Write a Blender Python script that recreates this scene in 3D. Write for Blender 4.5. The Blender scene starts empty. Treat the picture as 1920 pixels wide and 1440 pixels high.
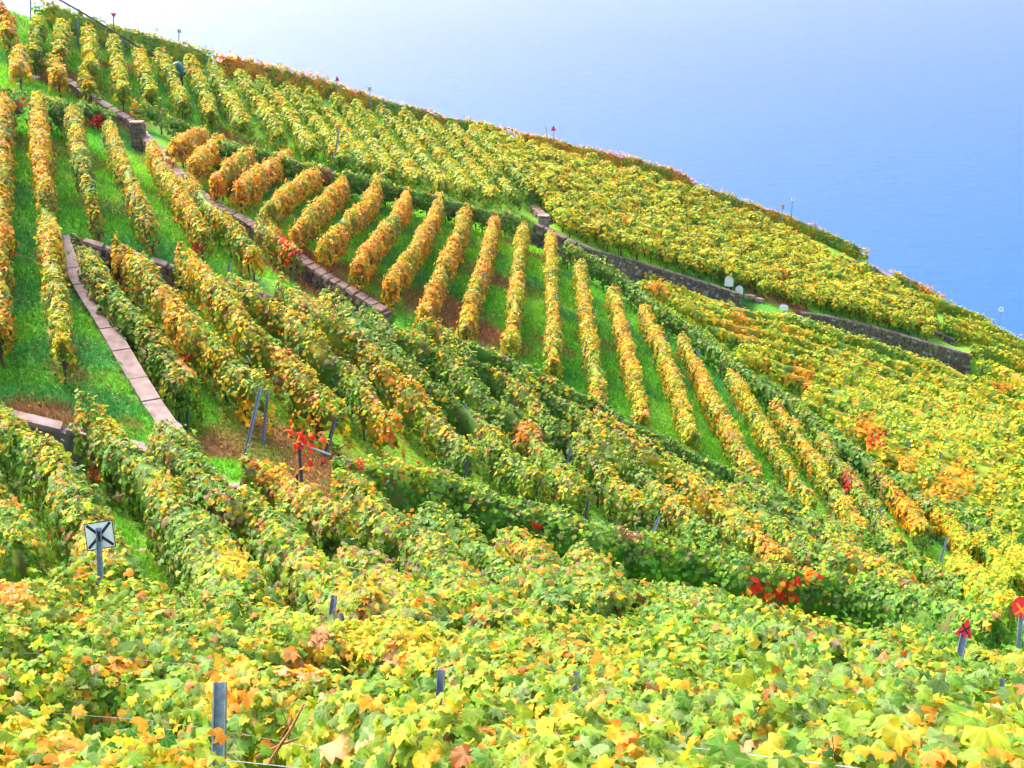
import bpy, math, random
import numpy as np
from mathutils import Vector, Matrix
rng = np.random.default_rng(7)
random.seed(7)
sc = bpy.context.scene
COL = sc.collection
R = math.radians

# ------------------------------------------------------------ camera, world, sun, exposure
FPX = 2637.0
PITCH = R(20)
cam_d = bpy.data.cameras.new('camera'); cam = bpy.data.objects.new('camera', cam_d); COL.objects.link(cam)
cam_d.sensor_width = 36; cam_d.lens = FPX / 1920 * 36
cam_d.clip_start = 0.3; cam_d.clip_end = 60000
cam.rotation_euler = (R(90) - PITCH, 0, 0)
sc.camera = cam

SUN_EL, SUN_AZ = 46.0, -46.0       # azimuth measured from +Y towards +X
w = bpy.data.worlds.new('World'); sc.world = w; w.use_nodes = True
nt = w.node_tree
sky = nt.nodes.new('ShaderNodeTexSky'); sky.sky_type = 'NISHITA'; sky.sun_disc = False
sky.sun_elevation = R(SUN_EL); sky.sun_rotation = R(SUN_AZ)
sky.dust_density = 7.0; sky.air_density = 1.0; sky.ozone_density = 1.0
bg = nt.nodes['Background']; bg.inputs['Strength'].default_value = 0.15
nt.links.new(sky.outputs[0], bg.inputs['Color'])
sd = bpy.data.lights.new('sun', 'SUN'); sd.energy = 0.65; sd.angle = R(50); sd.color = (1.0, 0.95, 0.86)
sun = bpy.data.objects.new('sun', sd); COL.objects.link(sun)
dv = Vector((math.sin(R(SUN_AZ)) * math.cos(R(SUN_EL)), math.cos(R(SUN_AZ)) * math.cos(R(SUN_EL)), math.sin(R(SUN_EL))))
sun.rotation_euler = dv.to_track_quat('Z', 'Y').to_euler()
sc.view_settings.view_transform = 'Standard'; sc.view_settings.look = 'None'
sc.view_settings.exposure = 1.88; sc.view_settings.gamma = 1.0
sc.render.engine = 'CYCLES'
try:
    sc.cycles.max_bounces = 5; sc.cycles.diffuse_bounces = 4; sc.cycles.transmission_bounces = 3
    sc.cycles.glossy_bounces = 2
except Exception: pass

# ------------------------------------------------------------ helpers
cP, sP = math.cos(PITCH), math.sin(PITCH)
def ray(px, py):
    """direction through a point of the 1920x1440 picture, unit length"""
    px = np.asarray(px, float); py = np.asarray(py, float)
    a = (px - 960) / FPX; b = -(py - 720) / FPX
    d = np.stack([a, cP + b * sP, -sP + b * cP], -1)
    return d / np.linalg.norm(d, axis=-1, keepdims=True)
def project(P):
    P = np.asarray(P, float)
    zc = P[..., 1] * cP - P[..., 2] * sP
    u = P[..., 1] * sP + P[..., 2] * cP
    zc = np.where(zc < 0.1, 0.1, zc)
    return 960 + FPX * P[..., 0] / zc, 720 - FPX * u / zc

_nr = np.random.default_rng(3)
_NF = _nr.normal(size=(9, 3)); _NF /= np.linalg.norm(_NF, axis=1, keepdims=True)
_NF *= _nr.uniform(0.6, 1.7, (9, 1)); _NP = _nr.uniform(0, 6.28, 9)
def noise(P, f=1.0, o=0.0):
    P = np.asarray(P, float)
    return np.sin((P * f) @ _NF.T + _NP + o + 1.7 * np.sin((P * f * 0.63) @ _NF[::-1].T + o * 1.3)).mean(-1) * 1.9

# ------------------------------------------------------------ terrain
def ctrl():
    L = [  # px, py, px per metre of the surface of the vine tops
        (-300,1440,330),(0,1440,370),(960,1440,390),(1920,1440,370),(2300,1440,340),
        (0,1250,200),(500,1240,210),(960,1270,220),(1500,1300,215),(1920,1330,215),
        (0,1120,135),(300,1110,130),(960,1160,140),(1500,1195,130),(1920,1230,118),
        (-200,1000,105),(185,1000,100),(60,880,88),(330,900,86),(650,1000,92),(960,1010,84),
        (115,680,75),(330,790,78),(-200,700,80),
        (100,250,50),(100,430,60),(20,30,34),(-250,250,54),(-250,0,38),
        (480,760,73),(570,880,78),(450,560,62),(300,330,50),
        (900,430,38),(700,400,42),(1000,600,46),(1250,750,49),(700,550,53),
        (800,800,64),(1000,800,58),(550,300,37),
        (1500,900,50),(1800,1000,48),(1400,1080,74),(1800,1150,76),(1100,950,70),(2200,1150,70),
        (1500,700,35),(1900,800,35),(1650,640,28),(1300,580,32),(1150,480,33),(2250,900,38),
        (1400,480,25),(1100,330,24.5),(700,250,28),(400,200,34),(1200,370,23),(1600,520,23.5),(1900,660,24),(2200,780,25),
        (600,160,25),(300,90,30),(100,15,33)]
    pts = []
    for px, py, s in L:
        p = ray(px, py) * FPX / s
        pts.append((p[0], p[1], p[2] - 1.5))
    pts += [(0, -6, -1.2), (-20, -6, 0.5), (20, -6, -3.5), (0, 0, -2.3), (-12, 0, -1.2), (12, 0, -3.6)]
    return np.array(pts)
_C = ctrl()
_S = 30.0
def _phi(r2): return np.where(r2 > 1e-9, 0.5 * r2 * np.log(np.maximum(r2, 1e-9)), 0)
def _fit():
    X = _C[:, :2] / _S; n = len(X)
    K = _phi(((X[:, None] - X[None]) ** 2).sum(-1)) + np.eye(n) * 0.02
    Pm = np.c_[np.ones(n), X]
    A = np.zeros((n + 3, n + 3)); A[:n, :n] = K; A[:n, n:] = Pm; A[n:, :n] = Pm.T
    return np.linalg.solve(A, np.r_[_C[:, 2], 0, 0, 0]), X
_W, _X = _fit()
def h0(x, y):
    x = np.asarray(x, float); y = np.asarray(y, float); sh = x.shape
    q = np.stack([x.ravel(), y.ravel()], -1) / _S
    out = np.empty(len(q))
    for i in range(0, len(q), 40000):
        c = q[i:i + 40000]
        out[i:i + 40000] = _phi(((c[:, None] - _X[None]) ** 2).sum(-1)) @ _W[:-3] + _W[-3] + c @ _W[-2:]
    return out.reshape(sh)

# ridge line beyond which the hillside falls to the lake
RIDGE_PX = [(-420,-170,35),(-150,-80,34),(90,4,32),(200,40,30.5),(300,68,29.5),(420,98,28),(550,133,26.3),(640,158,25.3),(740,192,24.3),(840,215,23.6),
            (950,238,22.8),(1050,264,22.3),(1150,287,21.8),(1260,314,21.4),(1330,348,21.2),(1420,380,21),(1500,408,20.8),(1630,465,20.7),
            (1700,510,20.8),(1770,548,20.9),(1870,596,21.1),(1940,640,21.4),(2200,760,22),(2600,930,23)]
RID = np.array([ray(a, b) * FPX / s for a, b, s in RIDGE_PX])
def ridge_y(x):
    xs = RID[:, 0]; return np.interp(x, xs, RID[:, 1])
def hr(x, y):
    """smooth hillside with the drop beyond the ridge"""
    ry = ridge_y(x)
    yy = np.minimum(y, ry)
    z = h0(x, yy)
    zr = np.interp(x, RID[:, 0], RID[:, 2]) - 1.5
    k = np.clip((yy - (ry - 22)) / 22, 0, 1); k = k * k * (3 - 2 * k)
    inx = np.clip((70 - np.abs(x - 5)) / 15, 0, 1)
    z = z * (1 - k * inx) + zr * k * inx
    d = np.maximum(y - ry - 1.8, 0)
    return z - 0.62 * d - 0.8 * (1 - np.exp(-d / 2.0))

def dens(P, step):
    P = np.asarray(P, float); seg = np.linalg.norm(np.diff(P[:, :2], axis=0), axis=1)
    s = np.r_[0, np.cumsum(seg)]; n = max(2, int(round(s[-1] / step)) + 1)
    t = np.linspace(0, s[-1], n)
    return np.stack([np.interp(t, s, P[:, i]) for i in range(P.shape[1])], -1), t
def smooth_poly(P, it=2):
    P = np.asarray(P, float)
    for _ in range(it):
        Q = [P[0]]
        for a, b in zip(P[:-1], P[1:]): Q += [a * .75 + b * .25, a * .25 + b * .75]
        Q.append(P[-1]); P = np.array(Q)
    return P

class Grid:
    def __init__(s, fn, x0, x1, y0, y1, st):
        s.x0, s.y0, s.st = x0, y0, st
        s.nx = int((x1 - x0) / st) + 1; s.ny = int((y1 - y0) / st) + 1
        X, Y = np.meshgrid(x0 + np.arange(s.nx) * st, y0 + np.arange(s.ny) * st)
        s.X, s.Y = X, Y; s.Z = fn(X, Y)
    def __call__(s, x, y):
        fx = np.clip((np.asarray(x, float) - s.x0) / s.st, 0, s.nx - 1.001); fy = np.clip((np.asarray(y, float) - s.y0) / s.st, 0, s.ny - 1.001)
        i = fx.astype(int); j = fy.astype(int); u = fx - i; v = fy - j; Z = s.Z
        return (Z[j, i] * (1 - u) + Z[j, i + 1] * u) * (1 - v) + (Z[j + 1, i] * (1 - u) + Z[j + 1, i + 1] * u) * v
G = Grid(hr, -95, 110, -8, 175, 0.5)
def hit(px, py, dz=0.0, g=None):
    g = g or G
    d = ray(px, py); t = np.arange(3.0, 190, 0.1)
    P = d[None] * t[:, None]
    f = P[:, 2] - (g(P[:, 0], P[:, 1]) + dz)
    ix = np.where(f < 0)[0]
    if len(ix) == 0:
        # just above the crest: closest approach
        k = int(np.argmin(np.where(P[:, 1] < ridge_y(P[:, 0]) + 1, f, 1e9)))
    else:
        k = ix[0]
        a, b = f[k - 1], f[k]
        tt = t[k - 1] + 0.1 * a / (a - b) if k > 0 else t[k]
        return d * tt
    return P[k]
def trace(pts, dz=0.0): return np.array([hit(a, b, dz) for a, b in pts])

# terrace walls: coping traced in the picture, (points, drop on the camera side, thickness, reach of the drop)
WALLS = {
 'slab':   dict(px=[(113,440),(130,490),(160,545),(195,600),(230,660),(265,720),(300,775),(326,806)], drop=0.75, th=0.46, reach=2.5, side=-1),
 'left':   dict(px=[(-160,735),(25,775),(125,800),(224,824),(300,850)], drop=1.0, th=0.40, reach=3.0, side=1),
 'rubble': dict(px=[(118,440),(165,450),(210,466),(260,474),(320,498),(400,520),(480,545),(560,570),(655,588)], drop=0.8, th=0.40, reach=3.0, side=1),
 'mid':    dict(px=[(262,240),(300,285),(355,345),(400,380),(455,407),(488,428),(530,458),(565,482),(620,520),(680,554),(722,582)], drop=0.8, th=0.40, reach=3.5, side=1),
 'top':    dict(px=[(68,105),(88,122)], drop=0.3, th=0.35, reach=1.5, side=1),
 'upper':  dict(px=[(118,143),(145,160),(180,184),(215,205),(245,222),(262,234)], drop=0.5, th=0.38, reach=2.5, side=1),
 'stub':   dict(px=[(1001,384),(1012,396),(1030,409)], drop=0.5, th=0.5, reach=2, side=1),
 'long':   dict(px=[(1003,416),(1040,434),(1060,444),(1100,463),(1180,484),(1290,517),(1384,549)], drop=1.9, th=0.5, reach=6, side=1),
 'east':   dict(px=[(1500,584),(1560,592),(1650,613),(1720,636),(1815,662)], drop=1.7, th=0.5, reach=6, side=1),
 'east_end': dict(px=[(1752,618),(1788,634)], drop=0.5, th=0.45, reach=2, side=1),
 'crest':  dict(px=[(1556,475),(1600,491),(1640,499),(1668,506)], drop=0.9, th=0.45, reach=2.5, side=1),
 'crest_back': dict(px=[(1632,485),(1650,493),(1674,502)], drop=0.5, th=0.45, reach=1.5, side=1),
}
for k, W_ in WALLS.items():
    W_['P'] = smooth_poly(trace(W_['px'], 0.12), 2)
def carve(X, Y, Z):
    for k, W_ in WALLS.items():
        P = W_['P'][:, :2]
        m = (X > P[:, 0].min() - 14) & (X < P[:, 0].max() + 14) & (Y > P[:, 1].min() - 14) & (Y < P[:, 1].max() + 14)
        if not m.any(): continue
        q = np.stack([X[m], Y[m]], -1)
        best = np.full(len(q), 1e9); sd_ = np.zeros(len(q)); over = np.zeros(len(q))
        for i, (a, b) in enumerate(zip(P[:-1], P[1:])):
            d = b - a; L = np.dot(d, d); t = (q - a) @ d / L
            tc = np.clip(t, 0, 1); c = a + tc[:, None] * d
            dd = np.linalg.norm(q - c, axis=1)
            s = (d[0] * (q[:, 1] - a[1]) - d[1] * (q[:, 0] - a[0])) / math.sqrt(L)
            u = dd < best
            best[u] = dd[u]; sd_[u] = s[u]
            ov = np.zeros(len(q))
            if i == 0: ov = np.maximum(-t, 0) * math.sqrt(L)
            if i == len(P) - 2: ov = np.maximum(ov, np.maximum(t - 1, 0) * math.sqrt(L))
            over[u] = ov[u]
        front = np.clip((-sd_ * W_['side'] + 0.12) / 0.24, 0, 1)      # right hand of the traced direction = camera side
        Z[m] -= W_['drop'] * front * np.exp(-(best / W_['reach']) ** 2) * np.exp(-(over / 0.8) ** 2)
    return Z
G.Z = carve(G.X, G.Y, G.Z)
gz = lambda x, y: G(x, y)

# ------------------------------------------------------------ materials
def new_mat(name):
    m = bpy.data.materials.new(name); m.use_nodes = True
    n = m.node_tree.nodes; l = m.node_tree.links
    return m, n, l, n['Principled BSDF']
def leaf_material(name, trans=0.42, rough=0.5, veins=False):
    m, n, l, b = new_mat(name)
    at = n.new('ShaderNodeAttribute'); at.attribute_name = 'tint'
    tc = n.new('ShaderNodeTexCoord'); nz = n.new('ShaderNodeTexNoise'); nz.inputs['Scale'].default_value = 35; nz.inputs['Detail'].default_value = 2
    geo = n.new('ShaderNodeNewGeometry'); l.new(geo.outputs['Position'], nz.inputs['Vector'])
    mr = n.new('ShaderNodeMapRange'); mr.inputs[3].default_value = 0.82; mr.inputs[4].default_value = 1.18; l.new(nz.outputs['Fac'], mr.inputs[0])
    mx = n.new('ShaderNodeVectorMath'); mx.operation = 'SCALE'; l.new(at.outputs['Color'], mx.inputs[0]); l.new(mr.outputs[0], mx.inputs['Scale'])
    colour = mx.outputs[0]
    if veins:                                          # five main veins and brown spots on the close leaves
        lp = n.new('ShaderNodeAttribute'); lp.attribute_name = 'leafpos'
        off = n.new('ShaderNodeVectorMath'); off.operation = 'ADD'; off.inputs[1].default_value = (0, 0.12, 0); l.new(lp.outputs['Vector'], off.inputs[0])
        flat = n.new('ShaderNodeVectorMath'); flat.operation = 'MULTIPLY'; flat.inputs[1].default_value = (1, 1, 0); l.new(off.outputs[0], flat.inputs[0])
        last = None
        for an in (90, 46, 134, 2, 178):
            dx, dy = math.cos(R(an)), math.sin(R(an))
            c_ = n.new('ShaderNodeVectorMath'); c_.operation = 'DOT_PRODUCT'; c_.inputs[1].default_value = (-dy, dx, 0); l.new(flat.outputs[0], c_.inputs[0])
            a_ = n.new('ShaderNodeMath'); a_.operation = 'ABSOLUTE'; l.new(c_.outputs['Value'], a_.inputs[0])
            d_ = n.new('ShaderNodeVectorMath'); d_.operation = 'DOT_PRODUCT'; d_.inputs[1].default_value = (dx, dy, 0); l.new(flat.outputs[0], d_.inputs[0])
            g_ = n.new('ShaderNodeMath'); g_.operation = 'LESS_THAN'; g_.inputs[1].default_value = 0; l.new(d_.outputs['Value'], g_.inputs[0])
            s_ = n.new('ShaderNodeMath'); s_.operation = 'ADD'; l.new(a_.outputs[0], s_.inputs[0]); l.new(g_.outputs[0], s_.inputs[1])
            if last is None: last = s_.outputs[0]
            else:
                mn = n.new('ShaderNodeMath'); mn.operation = 'MINIMUM'; l.new(last, mn.inputs[0]); l.new(s_.outputs[0], mn.inputs[1]); last = mn.outputs[0]
        vr = n.new('ShaderNodeMapRange'); vr.inputs[1].default_value = 0.008; vr.inputs[2].default_value = 0.04; vr.inputs[3].default_value = 0.28; vr.inputs[4].default_value = 0; l.new(last, vr.inputs[0])
        sp = n.new('ShaderNodeSeparateXYZ'); l.new(lp.outputs['Vector'], sp.inputs[0])
        fm = n.new('ShaderNodeMath'); fm.operation = 'MULTIPLY'; l.new(vr.outputs[0], fm.inputs[0]); l.new(sp.outputs['Z'], fm.inputs[1])
        vm = n.new('ShaderNodeMix'); vm.data_type = 'RGBA'; l.new(fm.outputs[0], vm.inputs[0]); l.new(colour, vm.inputs[6]); vm.inputs[7].default_value = (0.62, 0.62, 0.25, 1); colour = vm.outputs[2]
        ns = n.new('ShaderNodeTexNoise'); ns.inputs['Scale'].default_value = 70; ns.inputs['Detail'].default_value = 3; l.new(geo.outputs['Position'], ns.inputs['Vector'])
        sr = n.new('ShaderNodeMapRange'); sr.inputs[1].default_value = 0.64; sr.inputs[2].default_value = 0.72; sr.inputs[4].default_value = 0.55; l.new(ns.outputs['Fac'], sr.inputs[0])
        sm = n.new('ShaderNodeMix'); sm.data_type = 'RGBA'; l.new(sr.outputs[0], sm.inputs[0]); l.new(colour, sm.inputs[6]); sm.inputs[7].default_value = (0.3, 0.14, 0.05, 1); colour = sm.outputs[2]
    l.new(colour, b.inputs['Base Color']); b.inputs['Roughness'].default_value = rough
    b.inputs['Specular IOR Level'].default_value = 0.2
    tr = n.new('ShaderNodeBsdfTranslucent'); l.new(colour, tr.inputs['Color'])
    ms = n.new('ShaderNodeMixShader'); ms.inputs[0].default_value = trans
    l.new(b.outputs[0], ms.inputs[1]); l.new(tr.outputs[0], ms.inputs[2]); l.new(ms.outputs[0], n['Material Output'].inputs['Surface'])
    return m
M_LEAF = leaf_material('vine_leaf')
M_LEAFN = leaf_material('veined_vine_leaf', veins=True)
M_GRASS = leaf_material('grass_blade', 0.3, 0.7)
def simple(name, c1, c2, scale=8, rough=0.8, metal=0.0, bump=0.3, detail=6, spec=0.4):
    m, n, l, b = new_mat(name)
    tc = n.new('ShaderNodeTexCoord'); nz = n.new('ShaderNodeTexNoise'); nz.inputs['Scale'].default_value = scale; nz.inputs['Detail'].default_value = detail
    geo = n.new('ShaderNodeNewGeometry'); l.new(geo.outputs['Position'], nz.inputs['Vector'])
    cr = n.new('ShaderNodeValToRGB'); cr.color_ramp.elements[0].position = 0.32; cr.color_ramp.elements[1].position = 0.68
    cr.color_ramp.elements[0].color = (*c1, 1); cr.color_ramp.elements[1].color = (*c2, 1)
    l.new(nz.outputs['Fac'], cr.inputs[0]); l.new(cr.outputs[0], b.inputs['Base Color'])
    b.inputs['Roughness'].default_value = rough; b.inputs['Metallic'].default_value = metal; b.inputs['Specular IOR Level'].default_value = spec
    if bump:
        bp = n.new('ShaderNodeBump'); bp.inputs['Strength'].default_value = bump; bp.inputs['Distance'].default_value = 0.02
        nz2 = n.new('ShaderNodeTexNoise'); nz2.inputs['Scale'].default_value = scale * 5; nz2.inputs['Detail'].default_value = 4
        l.new(geo.outputs['Position'], nz2.inputs['Vector']); l.new(nz2.outputs['Fac'], bp.inputs['Height']); l.new(bp.outputs[0], b.inputs['Normal'])
    return m
M_BARK = simple('vine_bark', (0.06, 0.035, 0.025), (0.16, 0.1, 0.07), 20, 0.9)
M_CANE = simple('vine_cane', (0.25, 0.07, 0.03), (0.42, 0.17, 0.07), 20, 0.7, bump=0)
M_STEEL = simple('galvanised_steel', (0.20, 0.24, 0.34), (0.36, 0.42, 0.56), 25, 0.45, 0.35, 0.1)
M_STEELD = simple('dark_weathered_steel', (0.07, 0.07, 0.09), (0.17, 0.18, 0.23), 25, 0.5, 0.3, 0.1)
M_WIRE = simple('wire_metal', (0.16, 0.17, 0.2), (0.3, 0.32, 0.38), 30, 0.4, 0.5, 0)
M_STAKE = simple('wooden_stake', (0.06, 0.04, 0.035), (0.15, 0.1, 0.08), 20, 0.9)
M_SLAB = simple('pink_sandstone', (0.23, 0.155, 0.15), (0.40, 0.30, 0.285), 3, 0.85, 0, 0.4)
M_COPE = simple('tan_coping_stone', (0.20, 0.12, 0.10), (0.40, 0.28, 0.24), 4, 0.85, 0, 0.5)
M_STONE = [simple('grey_violet_stone', (0.11, 0.068, 0.068), (0.21, 0.145, 0.14), 4, 0.9, 0, 0.6),
           simple('brown_stone', (0.14, 0.08, 0.055), (0.3, 0.2, 0.13), 4, 0.9, 0, 0.6),
           simple('pale_stone', (0.22, 0.18, 0.17), (0.4, 0.34, 0.32), 4, 0.9, 0, 0.6)]
M_MORTAR = simple('wall_mortar', (0.05, 0.04, 0.045), (0.13, 0.10, 0.10), 8, 0.95, 0, 0.6)
M_CONC = simple('weathered_concrete', (0.16, 0.11, 0.125), (0.28, 0.21, 0.23), 3, 0.9, 0, 0.7, 10)
M_WHITE = simple('white_paint', (0.86, 0.86, 0.88), (0.9, 0.9, 0.92), 6, 0.5, 0, 0)
M_RED = simple('red_paint', (0.62, 0.01, 0.02), (0.75, 0.03, 0.03), 8, 0.5, 0, 0)
M_ORANGE = simple('orange_paint', (0.8, 0.2, 0.02), (0.85, 0.3, 0.03), 8, 0.5, 0, 0)
M_CREAM = simple('faded_cream_paint', (0.75, 0.55, 0.3), (0.8, 0.65, 0.4), 8, 0.6, 0, 0)
M_BLACK = simple('black_paint', (0.012, 0.012, 0.02), (0.03, 0.03, 0.05), 8, 0.5, 0, 0)
M_NAVY = simple('dark_blue_paint', (0.02, 0.03, 0.12), (0.05, 0.06, 0.2), 8, 0.5, 0, 0)
M_TARP = simple('green_tarpaulin', (0.015, 0.09, 0.08), (0.03, 0.2, 0.15), 3, 0.45, 0, 0.3)
M_CABLE = simple('dark_rail', (0.03, 0.025, 0.03), (0.1, 0.08, 0.08), 10, 0.6, 0.3, 0)

# ground: grass and dry weeds by attribute
m, n, l, b = new_mat('hillside_grass')
at = n.new('ShaderNodeAttribute'); at.attribute_name = 'tint'
geo = n.new('ShaderNodeNewGeometry')
nz = n.new('ShaderNodeTexNoise'); nz.inputs['Scale'].default_value = 9; nz.inputs['Detail'].default_value = 8; l.new(geo.outputs['Position'], nz.inputs['Vector'])
mr = n.new('ShaderNodeMapRange'); mr.inputs[1].default_value = 0.3; mr.inputs[2].default_value = 0.7; mr.inputs[3].default_value = 0.5; mr.inputs[4].default_value = 1.5; l.new(nz.outputs['Fac'], mr.inputs[0])
mx = n.new('ShaderNodeVectorMath'); mx.operation = 'SCALE'; l.new(at.outputs['Color'], mx.inputs[0]); l.new(mr.outputs[0], mx.inputs['Scale'])
l.new(mx.outputs[0], b.inputs['Base Color']); b.inputs['Roughness'].default_value = 0.9; b.inputs['Specular IOR Level'].default_value = 0.1
bp = n.new('ShaderNodeBump'); bp.inputs['Strength'].default_value = 0.8; bp.inputs['Distance'].default_value = 0.06
nz2 = n.new('ShaderNodeTexNoise'); nz2.inputs['Scale'].default_value = 22; nz2.inputs['Detail'].default_value = 5; l.new(geo.outputs['Position'], nz2.inputs['Vector'])
l.new(nz2.outputs['Fac'], bp.inputs['Height']); l.new(bp.outputs[0], b.inputs['Normal'])
M_GROUND = m
# lake
m, n, l, b = new_mat('lake_water')
b.inputs['Base Color'].default_value = (0.012, 0.085, 0.42, 1); b.inputs['Roughness'].default_value = 0.16; b.inputs['IOR'].default_value = 1.33; b.inputs['Specular IOR Level'].default_value = 0.26
geo = n.new('ShaderNodeNewGeometry')
mp = n.new('ShaderNodeMapping'); mp.inputs['Scale'].default_value = (0.5, 1.0, 1.0); l.new(geo.outputs['Position'], mp.inputs['Vector'])
nz = n.new('ShaderNodeTexNoise'); nz.inputs['Scale'].default_value = 0.06; nz.inputs['Detail'].default_value = 9; nz.inputs['Roughness'].default_value = 0.7; l.new(mp.outputs[0], nz.inputs['Vector'])
bp = n.new('ShaderNodeBump'); bp.inputs['Strength'].default_value = 1.0; bp.inputs['Distance'].default_value = 2.6
l.new(nz.outputs['Fac'], bp.inputs['Height']); l.new(bp.outputs[0], b.inputs['Normal'])
nz3 = n.new('ShaderNodeTexNoise'); nz3.inputs['Scale'].default_value = 0.004; nz3.inputs['Detail'].default_value = 3; l.new(mp.outputs[0], nz3.inputs['Vector'])
cr = n.new('ShaderNodeValToRGB'); cr.color_ramp.elements[0].color = (0.006, 0.10, 0.52, 1); cr.color_ramp.elements[1].color = (0.010, 0.125, 0.60, 1)
l.new(nz3.outputs['Fac'], cr.inputs[0]); l.new(cr.outputs[0], b.inputs['Base Color'])
M_LAKE = m

# ------------------------------------------------------------ mesh helpers
def mesh_np(name, V, F, mats, tint=None, k=3, mi=None, smooth=False, leafuv=None):
    me = bpy.data.meshes.new(name)
    V = np.ascontiguousarray(V, np.float32); F = np.ascontiguousarray(F, np.int32)
    me.vertices.add(len(V)); me.vertices.foreach_set('co', V.ravel())
    me.loops.add(F.size); me.loops.foreach_set('vertex_index', F.ravel())
    me.polygons.add(len(F)); me.polygons.foreach_set('loop_start', np.arange(0, F.size, k, dtype=np.int32))
    try: me.polygons.foreach_set('loop_total', np.full(len(F), k, np.int32))
    except Exception: pass
    for mt in mats: me.materials.append(mt)
    if mi is not None: me.polygons.foreach_set('material_index', np.asarray(mi, np.int32))
    if tint is not None:
        a = me.color_attributes.new('tint', 'FLOAT_COLOR', 'POINT')
        c = np.ones((len(V), 4), np.float32); c[:, :3] = tint; a.data.foreach_set('color', c.ravel())
    if leafuv is not None:
        a = me.attributes.new('leafpos', 'FLOAT_VECTOR', 'POINT'); a.data.foreach_set('vector', np.ascontiguousarray(leafuv, np.float32).ravel())
    me.update(calc_edges=True); me.validate()
    if smooth: me.polygons.foreach_set('use_smooth', np.ones(len(F), bool))
    return me
def link(name, me, parent=None, loc=None, rot=None, scale=None):
    o = bpy.data.objects.new(name, me); COL.objects.link(o)
    if parent is not None: o.parent = parent
    if loc is not None: o.location = loc
    if rot is not None: o.rotation_euler = rot
    if scale is not None: o.scale = scale
    return o
def thing(name, label, cat, loc, group=None):
    o = link(name, None, None, loc); o.empty_display_size = 0.3
    o['label'] = label; o['category'] = cat
    if group: o['group'] = group
    return o
def pydata(name, V, F, mat, smooth=False):
    me = bpy.data.meshes.new(name); me.from_pydata([tuple(v) for v in V], [], [tuple(f) for f in F])
    for mt in (mat if isinstance(mat, (list, tuple)) else [mat]): me.materials.append(mt)
    me.update()
    if smooth:
        for p in me.polygons: p.use_smooth = True
    return me
class MB:
    def __init__(s): s.V = []; s.F = []
    def box(s, c, sz, M=None, jit=0.0):
        i = len(s.V)
        for dx, dy, dz in ((-1,-1,-1),(1,-1,-1),(1,1,-1),(-1,1,-1),(-1,-1,1),(1,-1,1),(1,1,1),(-1,1,1)):
            v = Vector((c[0] + dx * sz[0] / 2, c[1] + dy * sz[1] / 2, c[2] + dz * sz[2] / 2))
            if jit: v += Vector([random.uniform(-jit, jit) for _ in range(3)])
            s.V.append(M @ v if M else v)
        s.F += [tuple(i + j for j in f) for f in ((0,3,2,1),(4,5,6,7),(0,1,5,4),(1,2,6,5),(2,3,7,6),(3,0,4,7))]
    def tube(s, P, rad, n=5):
        P = [Vector(p) for p in P]; i0 = len(s.V)
        for k, p in enumerate(P):
            t = (P[min(k + 1, len(P) - 1)] - P[max(k - 1, 0)]).normalized()
            a = t.orthogonal().normalized() if abs(t.z) > .9 else t.cross(Vector((0, 0, 1))).normalized(); bb = t.cross(a)
            r = rad[k] if isinstance(rad, (list, tuple)) else rad
            for j in range(n):
                an = 2 * math.pi * j / n; s.V.append(p + (a * math.cos(an) + bb * math.sin(an)) * r)
        for k in range(len(P) - 1):
            for j in range(n):
                a0 = i0 + k * n + j; a1 = i0 + k * n + (j + 1) % n
                s.F.append((a0, a1, a1 + n, a0 + n))
        s.F.append(tuple(i0 + j for j in range(n))[::-1]); s.F.append(tuple(i0 + (len(P) - 1) * n + j for j in range(n)))
    def prism(s, poly, y0, y1, M=None):
        i = len(s.V); n = len(poly)
        for y in (y0, y1):
            for x, z in poly:
                v = Vector((x, y, z)); s.V.append(M @ v if M else v)
        s.F.append(tuple(range(i, i + n))); s.F.append(tuple(range(i + 2 * n - 1, i + n - 1, -1)))
        for j in range(n): s.F.append((i + j, i + n + j, i + n + (j + 1) % n, i + (j + 1) % n)[::-1])
    def mesh(s, name, mat, smooth=False): return pydata(name, s.V, s.F, mat, smooth)

# ------------------------------------------------------------ ground mesh
def axis(a0, a1, st, lo, hi, g=1.16):
    core = list(np.arange(a0, a1 + 1e-6, st)); s = st; v = a1; out = []
    while v < hi: s = min(s * g, 40); v += s; out.append(v)
    s = st; v = a0; pre = []
    while v > lo: s = min(s * g, 40); v -= s; pre.append(v)
    return np.array(pre[::-1] + core + out)
LAKE_Z = -150.0
ax = axis(-48, 58, 0.45, -420, 700); ay = axis(2, 150, 0.5, -160, 700)
X, Y = np.meshgrid(ax, ay)
Z = hr(X, Y); Z = carve(X, Y, Z)
Z += 0.05 * noise(np.stack([X, Y, Z * 0], -1), 0.9) * (np.hypot(X, Y) < 200)
Z = np.where(X < -95, Z, Z)
Z = np.maximum(Z, LAKE_Z - 8); Z = np.minimum(Z, 60)
V = np.stack([X.ravel(), Y.ravel(), Z.ravel()], -1)
nx, ny = len(ax), len(ay); idx = np.arange(nx * ny).reshape(ny, nx)
F = np.stack([idx[:-1, :-1].ravel(), idx[:-1, 1:].ravel(), idx[1:, 1:].ravel(), idx[1:, :-1].ravel()], -1)
GREEN = np.array((0.12, 0.38, 0.03)); BRN = np.array((0.30, 0.13, 0.06)); OLV = np.array((0.17, 0.22, 0.04)); DKG = np.array((0.07, 0.28, 0.06)); YGR = np.array((0.24, 0.50, 0.04))
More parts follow.
